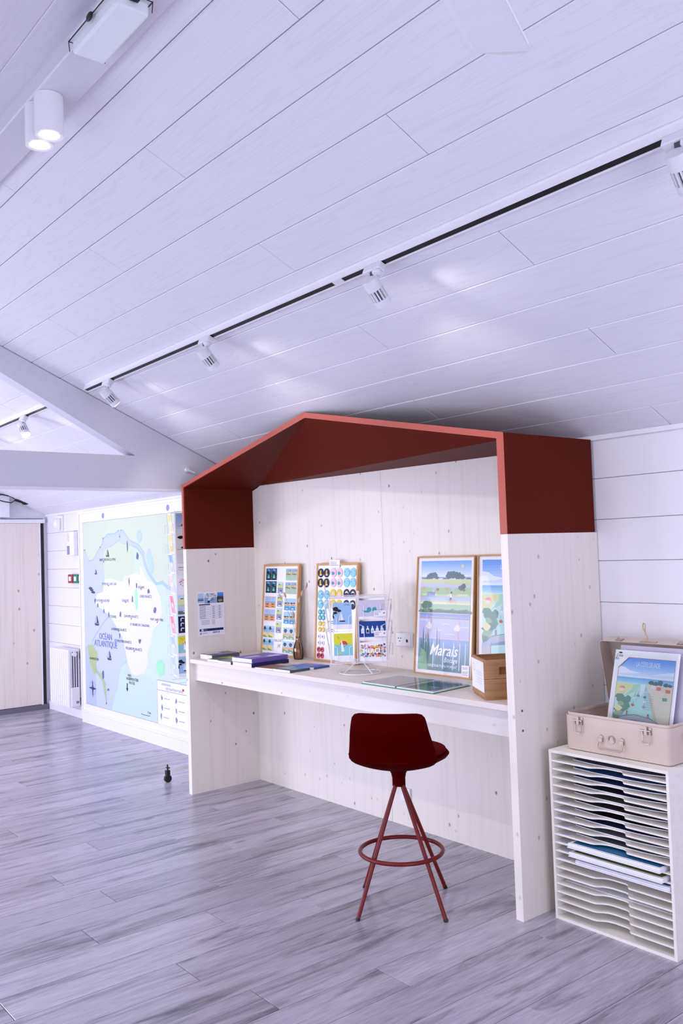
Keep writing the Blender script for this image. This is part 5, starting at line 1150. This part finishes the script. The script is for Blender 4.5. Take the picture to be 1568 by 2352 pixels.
# --- timetable sheet on the left inner panel
ts = build('timetable_sheet', MB().box(0, 0.212, 0, 0.0015, 0, 0.302), PAPER)
ts.matrix_world = Matrix.Translation((xl+tk+0.003, 3.058, 1.052)) @ Matrix.Rotation(PI/2, 4, 'Z')
tag(ts, 'printed ferry timetable sheet taped to the left inner booth panel', 'notice')
a = Art(0.212, 0.302, y=-0.0003)
a.grad('#b9c4e2', '#bcd4f2', 0.76, 0.97, 3, 0.02, 0.24); a.rect('#7f9ec2', 0.02, 0.80, 0.24, 0.86); a.rect('#56707a', 0.02, 0.80, 0.24, 0.83); a.rect('#8faed0', 0.26, 0.74, 0.72, 0.87); a.poly('#e6e8f2', [(0.38, 0.80), (0.5, 0.80), (0.54, 0.87), (0.44, 0.87)]); a.rect('#141a24', 0.38, 0.745, 0.46, 0.80); a.poly('#7a86b0', [(0.46, 0.78), (0.62, 0.8), (0.6, 0.86), (0.5, 0.84)])
a.grad('#3f74c8', '#5f9cec', 0.87, 0.975, 3, 0.75, 0.98); a.rect('#3a3f38', 0.73, 0.74, 0.98, 0.88); a.blob('#9a8a78', 0.85, 0.79, 0.08, 0.03)
a.text('#6a6e98', 'Destination', 0.5, 0.955, 0.014); a.text('#2f3568', "L'Île d'Yeu", 0.5, 0.915, 0.028, width=0.42)
a.rect('#232a56', 0.06, 0.70, 0.47, 0.725)
for i in range(8): a.line('#a6a2cc', [(0.06, 0.68-i*0.042), (0.95, 0.68-i*0.042)], 0.0014, i == 0)
for i in range(7): a.line('#5c5a80', [(0.08, 0.66-i*0.042), (0.30, 0.66-i*0.042)], 0.0028, i == 0); a.line('#5c5a80', [(0.55, 0.66-i*0.042), (0.64, 0.66-i*0.042)], 0.003, False); a.line('#6c6a90', [(0.78, 0.66-i*0.042), (0.87, 0.66-i*0.042)], 0.003, False)
for i in range(4): a.line('#8a88aa', [(0.14, 0.35-i*0.028), (0.44, 0.35-i*0.028)], 0.002, i == 0); a.line('#c86a8a', [(0.52, 0.35-i*0.028), (0.64, 0.35-i*0.028)], 0.0024, False)
a.rect('#12205c', 0.06, 0.11, 0.95, 0.165); a.rect('#e6e8f4', 0.12, 0.115, 0.2, 0.16); a.text('#12205c', 'P', 0.16, 0.137, 0.012); a.line('#8f9ad0', [(0.22, 0.138), (0.34, 0.138)], 0.004)
a.disc('#9a98c0', 0.1, 0.06, 0.035, 12); a.line('#9a98c0', [(0.17, 0.065), (0.36, 0.065)], 0.003); a.line('#8a88c0', [(0.55, 0.07), (0.72, 0.075)], 0.009); a.rect('#9a98d0', 0.75, 0.05, 0.8, 0.095)
a.build('printed_text', ts)

# ================================================================== BAR STOOL
SR = math.radians(38)
st = thing('bar_stool', 'dark red bar stool with low curved back and ring footrest in front of the counter', 'stool', (-3.055, 2.748, 0), SR)
def smooth(t): return t*t*(3-2*t)
nu, nv = 16, 22; vs = []; fs = []
def back_pt(u, v):
    if v < 0.38:
        k = v/0.38; y = -0.02-0.165*k; z = 0.612+0.012*k+0.04*k**3; w = 0.05+0.148*smooth(k)**0.7; z += 0.026*(u*u)*k; y += 0.05*u*u*k
    else:
        k = (v-0.38)/0.62; y = -0.185-0.045*smooth(min(1, k*1.4))-0.012*k; z = 0.664+0.232*k; w = 0.198-0.040*k
        z += 0.026*u*u*(1-k); y += (0.05-0.022*k)*u*u
        if k > 0.88: w *= 1-0.07*((k-0.88)/0.12)**2.5
        if abs(u) > 0.8 and k > 0.8: z -= 0.006*((abs(u)-0.8)/0.2)**2*((k-0.8)/0.2)
    return (u*w, y, z)
for j in range(nv+1):
    for i in range(nu+1): vs.append(back_pt(-1+2*i/nu, j/nv))
for j in range(nv):
    for i in range(nu): a0 = j*(nu+1)+i; fs.append((a0, a0+1, a0+nu+2, a0+nu+1))
o = build('backrest', MB().add(vs, fs), STOOL, st, smooth=1.2, recalc=False)
md = o.modifiers.new('thick', 'SOLIDIFY'); md.thickness = 0.011; md.offset = 0; md = o.modifiers.new('bevel', 'BEVEL'); md.width = 0.004; md.segments = 2; md.limit_method = 'ANGLE'; md.angle_limit = math.radians(60)
def ell(prof, cx, cy, asp, n=36):
    mb_ = MB().lathe(prof, n); mb_.v = [(x*asp[0]+cx, y*asp[1]+cy, z) for x, y, z in mb_.v]; return mb_
build('seat_pan', ell([(0.035, 0.600), (0.09, 0.612), (0.16, 0.634), (0.205, 0.660), (0.214, 0.672), (0.21, 0.678), (0.19, 0.676), (0.0, 0.67)], 0, 0.02, (1.08, 1.02)), STOOL, st, smooth=0.9)
build('seat_cushion', ell([(0.19, 0.6765), (0.203, 0.684), (0.200, 0.694), (0.18, 0.701), (0.10, 0.704), (0.0, 0.704)], 0, 0.025, (1.07, 1.01)), paint('#560202', 0.85, spec=0.05, var=0.1, scale=200), st, smooth=0.9)
build('hub', MB().lathe([(0.062, 0.618), (0.045, 0.606), (0.034, 0.585), (0.030, 0.565), (0.030, 0.530), (0.0, 0.530)], 24), STOOL, st, smooth=0.7)
for k in range(4):
    q = math.radians(-90+90*k)-SR; c, s = math.cos(q), math.sin(q)
    ft = Vector((c*0.265, s*0.265, 0.012)); tp_ = Vector((c*0.014, s*0.014, 0.55))
    lg = build('leg', MB().tube([tp_, ft], 0.0092, 12), STOOLM, st, smooth=0.7)
    d = (ft-tp_).normalized(); build('rubber_foot', MB().cone(ft+d*0.0, ft+d*0.0125, 0.0102, 0.0102, 12), BLACK, lg)
build('foot_ring', MB().tube([(0.187*math.cos(k*PI/24), 0.187*math.sin(k*PI/24), 0.240) for k in range(48)], 0.0095, 10, closed=True), STOOLM, st, smooth=0.9)

# ================================================================== POSTER SHELF UNIT
ux0, ux1, uy0, uy1, uz = -2.493, -1.925, 3.118, 3.56, 0.716
su = thing('print_shelf_unit', 'pale plywood unit of twenty narrow notched shelves right of the booth', 'shelf unit', ((ux0+ux1)/2, (uy0+uy1)/2, 0))
W2 = (ux1-ux0)/2; D2 = (uy1-uy0)/2; tkn = 0.012
build('side_panel', MB().box(-W2, -W2+tkn, -D2, D2, 0, uz-tkn), PLY, su); build('side_panel', MB().box(W2-tkn, W2, -D2, D2, 0, uz-tkn), PLY, su)
build('top_panel', MB().box(-W2, W2, -D2, D2, uz-tkn, uz), PLY, su); build('bottom_panel', MB().box(-W2+tkn, W2-tkn, -D2, D2, 0, tkn), PLY, su)
build('back_panel', MB().box(-W2+tkn, W2-tkn, D2-0.006, D2, tkn, uz-tkn), PLY, su)
iw = 2*(W2-tkn); x0 = -W2+tkn
def shelf_outline(z):
    f = -D2+0.003; P = [(x0, f), (x0+iw*0.33, f), (x0+iw*0.36, f+0.004), (x0+iw*0.40, f+0.022), (x0+iw*0.44, f+0.031), (x0+iw*0.48, f+0.034), (x0+iw*0.585, f+0.034), (x0+iw*0.61, f+0.028), (x0+iw*0.635, f+0.008), (x0+iw*0.655, f), (x0+iw, f), (x0+iw, D2-0.006), (x0, D2-0.006)]
    return [(a_, b_, z) for a_, b_ in P]
pitch = (uz-2*tkn)/20; TS = 0.0065
sme = make_mesh('shelf', MB().prism(shelf_outline(0), (0, 0, TS)), PLY)
ZS = []
for k in range(1, 20):
    z = uz-tkn-k*pitch-TS/2; ZS.append(z+TS); inst('shelf', sme, su, (0, 0, z))
for k in range(6, 14):
    z = ZS[k-1]; o = build('slot_label', MB().box(x0+0.012, x0+0.075, -D2+0.004, -D2+0.034, z+0.0002, z+0.0012), PAPER, su)
    mb_ = MB()
    for i in range(3): mb_.add([(x0+0.017, -D2+0.010+i*0.007, z+0.0014), (x0+0.066, -D2+0.010+i*0.007, z+0.0014), (x0+0.066, -D2+0.013+i*0.007, z+0.0014), (x0+0.017, -D2+0.013+i*0.007, z+0.0014)], [(0, 1, 2, 3)])
    build('label_text', mb_, ink('#8a86c0'), o, recalc=False)
UC = Vector(((ux0+ux1)/2, (uy0+uy1)/2, 0))
sheets = {1: '#5a5a66', 2: '#2a5a96', 3: '#22406e', 4: '#2a2c44', 5: '#56564e', 6: '#45313c', 7: '#14161c', 8: '#1d3050', 9: '#6a6e74', 10: '#5f666c'}
names = {1: 'topmost grey', 2: 'bright blue', 3: 'dark blue', 4: 'dark violet-grey', 5: 'olive grey', 6: 'plum', 7: 'black', 8: 'night blue', 9: 'pale grey', 10: 'slate grey'}
for k, c in sheets.items():
    z = ZS[k-1]; o = thing('print_stack', '%s posters lying in the shelf slot, %s from the top' % (names[k], ['first', 'second', 'third', 'fourth', 'fifth', 'sixth', 'seventh', 'eighth', 'ninth', 'tenth'][k-1]), 'posters', UC+Vector((0, 0, z+0.0003)), group='poster sheets in the shelf unit')
    xa, xb = x0+iw*0.14, x0+iw*0.985
    # slightly curled sheet: right front edge lifts
    vs = []; n = 14; fs = []
    for j, y in enumerate((-D2+0.038, -D2+0.10, D2-0.02)):
        for i in range(n+1):
            t = i/n; lift = 0.010*max(0, (t-0.55)/0.45)**2*(1 if j == 0 else 0.6 if j == 1 else 0.1) + 0.003*max(0, (0.2-t)/0.2)
            vs.append((xa+(xb-xa)*t, y+(0.012*(1-t) if j == 0 else 0), 0.0035+lift))
    for j in range(2):
        for i in range(n): q = j*(n+1)+i; fs.append((q, q+1, q+n+2, q+n+1))
    p_ = build('top_sheet', MB().add(vs, fs), ink(c), o, recalc=False)
    pa_ = build('sheet_edges', MB().add([(x, y, z_-0.0006) for x, y, z_ in vs], fs), PAPER, o, recalc=False)
    md = pa_.modifiers.new('thick', 'SOLIDIFY'); md.thickness = 0.0026; md.offset = 1 if False else -1
    pa_.location.z = 0.0
for k, xa, xb, dy, c, nm in ((11, 0.16, 0.95, -0.030, '#2b6f9a', 'upper'), (12, 0.17, 0.965, -0.032, '#6a7a3a', 'middle'), (13, 0.20, 0.99, -0.012, '#2f78b8', 'lower')):
    z = ZS[k-1]; o = thing('print_stack', 'thick white-edged poster stack sticking out of the shelf unit, %s of three' % nm, 'posters', UC+Vector((0, 0, z+0.0003)), group='poster sheets in the shelf unit')
    for i in range(5):
        build('sheet', MB().box(x0+iw*(xa+0.004*(i % 2)), x0+iw*(xb+0.002*((i*7) % 3)), -D2+dy+0.003*((i*5) % 3), D2-0.03, i*0.0034+0.0001, i*0.0034+0.00345), PAPER, o)
    mb_ = MB().add([(x0+iw*(xa+0.02), -D2+dy+0.022, 0.0172), (x0+iw*(xb-0.02), -D2+dy+0.022, 0.0172), (x0+iw*(xb-0.02), D2-0.05, 0.0172), (x0+iw*(xa+0.02), D2-0.05, 0.0172)], [(0, 1, 2, 3)])
    build('top_print', mb_, ink(c), o, recalc=False)
o = build('paper_sheet', MB().box(x0+iw*0.03, x0+iw*0.99, -D2+0.045, D2-0.02, 0, 0.0015), PAPER); o.location = UC+Vector((0, 0, ZS[15]+0.0003)); tag(o, 'single white sheet in a lower slot of the shelf unit', 'paper')

# ================================================================== METAL SUITCASE ON THE UNIT
cx0, cx1, cy0, cy1, cz = -2.447, -1.948, 3.178, 3.50, uz+0.0005
CWd, CDp, CHt = cx1-cx0, cy1-cy0, 0.148
sc_ = thing('metal_suitcase', 'open beige metal suitcase with clasps standing on the shelf unit', 'suitcase', (cx0, cy0, cz))
def rrect(x0, x1, y0, y1, r, n=5):
    P = []
    for cx, cy, a0 in ((x1-r, y0+r, -PI/2), (x1-r, y1-r, 0), (x0+r, y1-r, PI/2), (x0+r, y0+r, PI)):
        for i in range(n+1): q = a0+PI/2*i/n; P.append((cx+r*math.cos(q), cy+r*math.sin(q)))
    return P
def tray(w, d, h, r, rb, t, mb=None):
    """open tray: outer shell with rounded bottom edge, inner shell"""
    mb = mb or MB(); rings = []
    for ins, z in ((rb, 0.0), (rb*0.35, rb*0.12), (0.0, rb*0.7), (0.0, h), (t, h), (t, t*2), (rb+t, t)):
        rr = max(r-ins, 0.004); rings.append([(x, y, z) for x, y in rrect(ins, w-ins, ins, d-ins, rr)])
    n = len(rings[0]); vs = [p for R in rings for p in R]; fs = []
    for j in range(len(rings)-1):
        for i in range(n): fs.append((j*n+i, j*n+(i+1) % n, (j+1)*n+(i+1) % n, (j+1)*n+i))
    fs.append(tuple(range(n-1, -1, -1))); fs.append(tuple((len(rings)-1)*n+i for i in range(n)))
    return mb.add(vs, fs)
bd = build('case_body', tray(CWd, CDp, CHt, 0.022, 0.018, 0.0025), CASE, sc_, smooth=0.6)
rim = MB(); P = rrect(0.006, CWd-0.006, 0.006, CDp-0.006, 0.018); Q = rrect(0.0085, CWd-0.0085, 0.0085, CDp-0.0085, 0.016); n = len(P)
vs = [(x, y, CHt-0.001) for x, y in P]+[(x, y, CHt+0.011) for x, y in P]+[(x, y, CHt+0.011) for x, y in Q]+[(x, y, CHt-0.001) for x, y in Q]
fs = []
for j in range(4):
    for i in range(n): fs.append((j*n+i, j*n+(i+1) % n, ((j+1) % 4)*n+(i+1) % n, ((j+1) % 4)*n+i))
build('rim', rim.add(vs, fs), CASE, sc_)
build('lining', MB().box(0.006, CWd-0.006, 0.006, CDp-0.006, 0.006, 0.0075), CASEIN, sc_)
# lid hinged at the back, open past vertical: tray on its side
LH, LDp = 0.288, 0.085
lid = tray(CWd, LH, LDp, 0.022, 0.018, 0.0025)
lt = math.radians(-11)
def lidm(p):
    x, y, z = p                        # y: up the lid, z: opening direction towards the viewer
    yy, zz = y*math.cos(lt)-(LDp-z)*-0.0, 0
    u = Vector((0, math.sin(lt), math.cos(lt))); v = Vector((0, -math.cos(lt), math.sin(lt)))
    return tuple(Vector((x, CDp+0.003, CHt+0.012))+u*y - v*(LDp-z))
def lidmb(mb): mb.v = [lidm(p) for p in mb.v]; return mb
build('lid', lidmb(lid), CASE, sc_, smooth=0.6)
build('lid_brace', lidmb(MB().box(0.045, CWd-0.045, 0.135, 0.19, 0.006, 0.030)), CASE, sc_, bevel=0.004)
build('lid_brace', lidmb(MB().prism([(0.05, 0.12, 0.006), (0.05, 0.0, 0.006), (0.09, 0.0, 0.006), (0.075, 0.06, 0.006), (0.085, 0.12, 0.006)], (0, 0, 0.03))), CASE, sc_)
build('lid_hasp', lidmb(MB().box(0.085, 0.115, LH, LH+0.006, LDp-0.03, LDp-0.004).tube([(0.09, LH+0.006, LDp-0.006), (0.1, LH+0.016, LDp-0.016), (0.11, LH+0.006, LDp-0.006)], 0.002, 6)), METAL, sc_)
build('lid_hasp', lidmb(MB().box(0.385, 0.415, LH, LH+0.006, LDp-0.03, LDp-0.004).tube([(0.39, LH+0.006, LDp-0.006), (0.4, LH+0.016, LDp-0.016), (0.41, LH+0.006, LDp-0.006)], 0.002, 6)), METAL, sc_)
build('lid_plate', lidmb(MB().box(0.205, 0.285, LH, LH+0.003, LDp-0.025, LDp-0.006)), METAL, sc_)
# strap loop standing up from the lid handle
lp = []
base = Vector(lidm((0.235, LH+0.003, LDp-0.015)))
for k, (dx, dz) in enumerate(((0.0, 0.0), (0.003, 0.018), (-0.001, 0.033), (-0.008, 0.045), (-0.013, 0.058), (-0.014, 0.072), (-0.009, 0.080), (-0.003, 0.074), (-0.002, 0.060), (-0.005, 0.045), (-0.002, 0.033), (0.005, 0.018), (0.004, 0.0))): lp.append(base+Vector((dx, 0.002*(k % 2), dz)))
build('strap_loop', MB().tube(lp, 0.0026, 7), paint('#c8a98a', 0.6), sc_, smooth=1.0)
def clasp(x):
    m = MB(); m.box(x-0.022, x+0.022, -0.004, -0.0003, CHt-0.034, CHt-0.004); m.box(x-0.004, x+0.006, -0.012, -0.004, CHt-0.034, CHt-0.002)
    m.tube([(x-0.03, -0.008, CHt-0.018), (x+0.02, -0.008, CHt-0.018)], 0.003, 7)
    m.tube([(x-0.018, -0.007, CHt-0.02), (x-0.018, -0.009, CHt-0.06), (x-0.010, -0.009, CHt-0.070), (x+0.010, -0.009, CHt-0.070), (x+0.018, -0.009, CHt-0.06), (x+0.018, -0.007, CHt-0.02)], 0.0022, 6)
    build('clasp', m, METAL, sc_)
clasp(0.075); clasp(0.40)
for x in (0.185, 0.285): build('handle_mount', MB().cone((x, -0.0003, CHt-0.075), (x, -0.006, CHt-0.075), 0.012, 0.009, 14).box(x-0.009, x+0.009, -0.012, -0.004, CHt-0.092, CHt-0.076), METAL, sc_)
build('handle', MB().tube([(0.178, -0.010, CHt-0.085), (0.176, -0.018, CHt-0.112), (0.184, -0.02, CHt-0.118), (0.284, -0.02, CHt-0.118), (0.293, -0.018, CHt-0.112), (0.292, -0.010, CHt-0.085)], 0.003, 8), METAL, sc_, smooth=1.0)
build('lock_plate', MB().cone((0.235, -0.0003, CHt-0.078), (0.235, -0.004, CHt-0.078), 0.017, 0.016, 18).tube([(0.223, -0.004, CHt-0.082), (0.225, -0.008, CHt-0.066), (0.235, -0.009, CHt-0.062), (0.245, -0.008, CHt-0.066), (0.247, -0.004, CHt-0.082)], 0.002, 6), METAL, sc_)
m = MB(); m.box(CWd+0.0003, CWd+0.004, 0.10, 0.13, CHt-0.06, CHt-0.02); m.tube([(CWd+0.006, 0.09, CHt-0.03), (CWd+0.012, 0.09, CHt-0.07), (CWd+0.012, 0.22, CHt-0.07), (CWd+0.006, 0.22, CHt-0.03)], 0.003, 7); build('side_handle', m, METAL, sc_)
# matted harbour print leaning in the case, and grey boards behind it
MP = Matrix.Translation((-2.304, 3.246, uz+0.012)) @ Matrix.Rotation(-0.30, 4, 'X')
pw, ph = 0.305, 0.425
hp_ = thing('matted_print', 'white-matted harbour picture with a clipped corner standing in the suitcase', 'picture'); apply_m(hp_, MP)
build('mat_board', MB().box(0, pw, 0, 0.003, 0, ph), PAPER, hp_)
fr = Art(pw, ph, y=-0.0004)
u0_, u1_, v0_, v1_ = 0.085, 0.945, 0.05, 0.925
fr.poly('#b07a6a', [(u0_-0.008, v0_-0.006), (u1_+0.004, v0_-0.006), (u1_+0.004, v1_+0.004), (u0_+0.15, v1_+0.006), (u0_-0.008, v1_-0.10)])
fr.build('mat_edge', hp_)
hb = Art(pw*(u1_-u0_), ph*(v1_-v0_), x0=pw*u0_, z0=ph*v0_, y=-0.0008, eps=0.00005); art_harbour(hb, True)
hb.poly('#f6f5fa', [(-0.005, 0.88), (0.175, 1.006), (-0.005, 1.006)]); hb.line('#b07a6a', [(-0.005, 0.88), (0.175, 1.006)], 0.002)
hb.build('harbour_print', hp_)
lg = Art(pw, ph, y=-0.0006)
lg.text('#3a3a44', 'Côte', 0.075, 0.945, 0.016, shear=0.2); lg.text('#3a3a44', 'Rouge', 0.075, 0.915, 0.016, shear=0.2); lg.blob('#3a3a44', 0.085, 0.972, 0.03, 0.008); lg.build('printed_logo', hp_)
build('clear_wrap', MB().add([(0, -0.006, 0), (pw, -0.006, 0), (pw, -0.006, ph), (0, -0.006, ph)], [(0, 1, 2, 3)]), SLEEVE, hp_, recalc=False)
gp = build('grey_board', MB().box(0, pw+0.03, 0, 0.004, 0, ph+0.018), paint('#b9b5c8', 0.7)); apply_m(gp, Matrix.Translation((-2.296, 3.268, uz+0.012)) @ Matrix.Rotation(-0.30, 4, 'X')); tag(gp, 'plain grey board leaning behind the matted harbour picture', 'board')
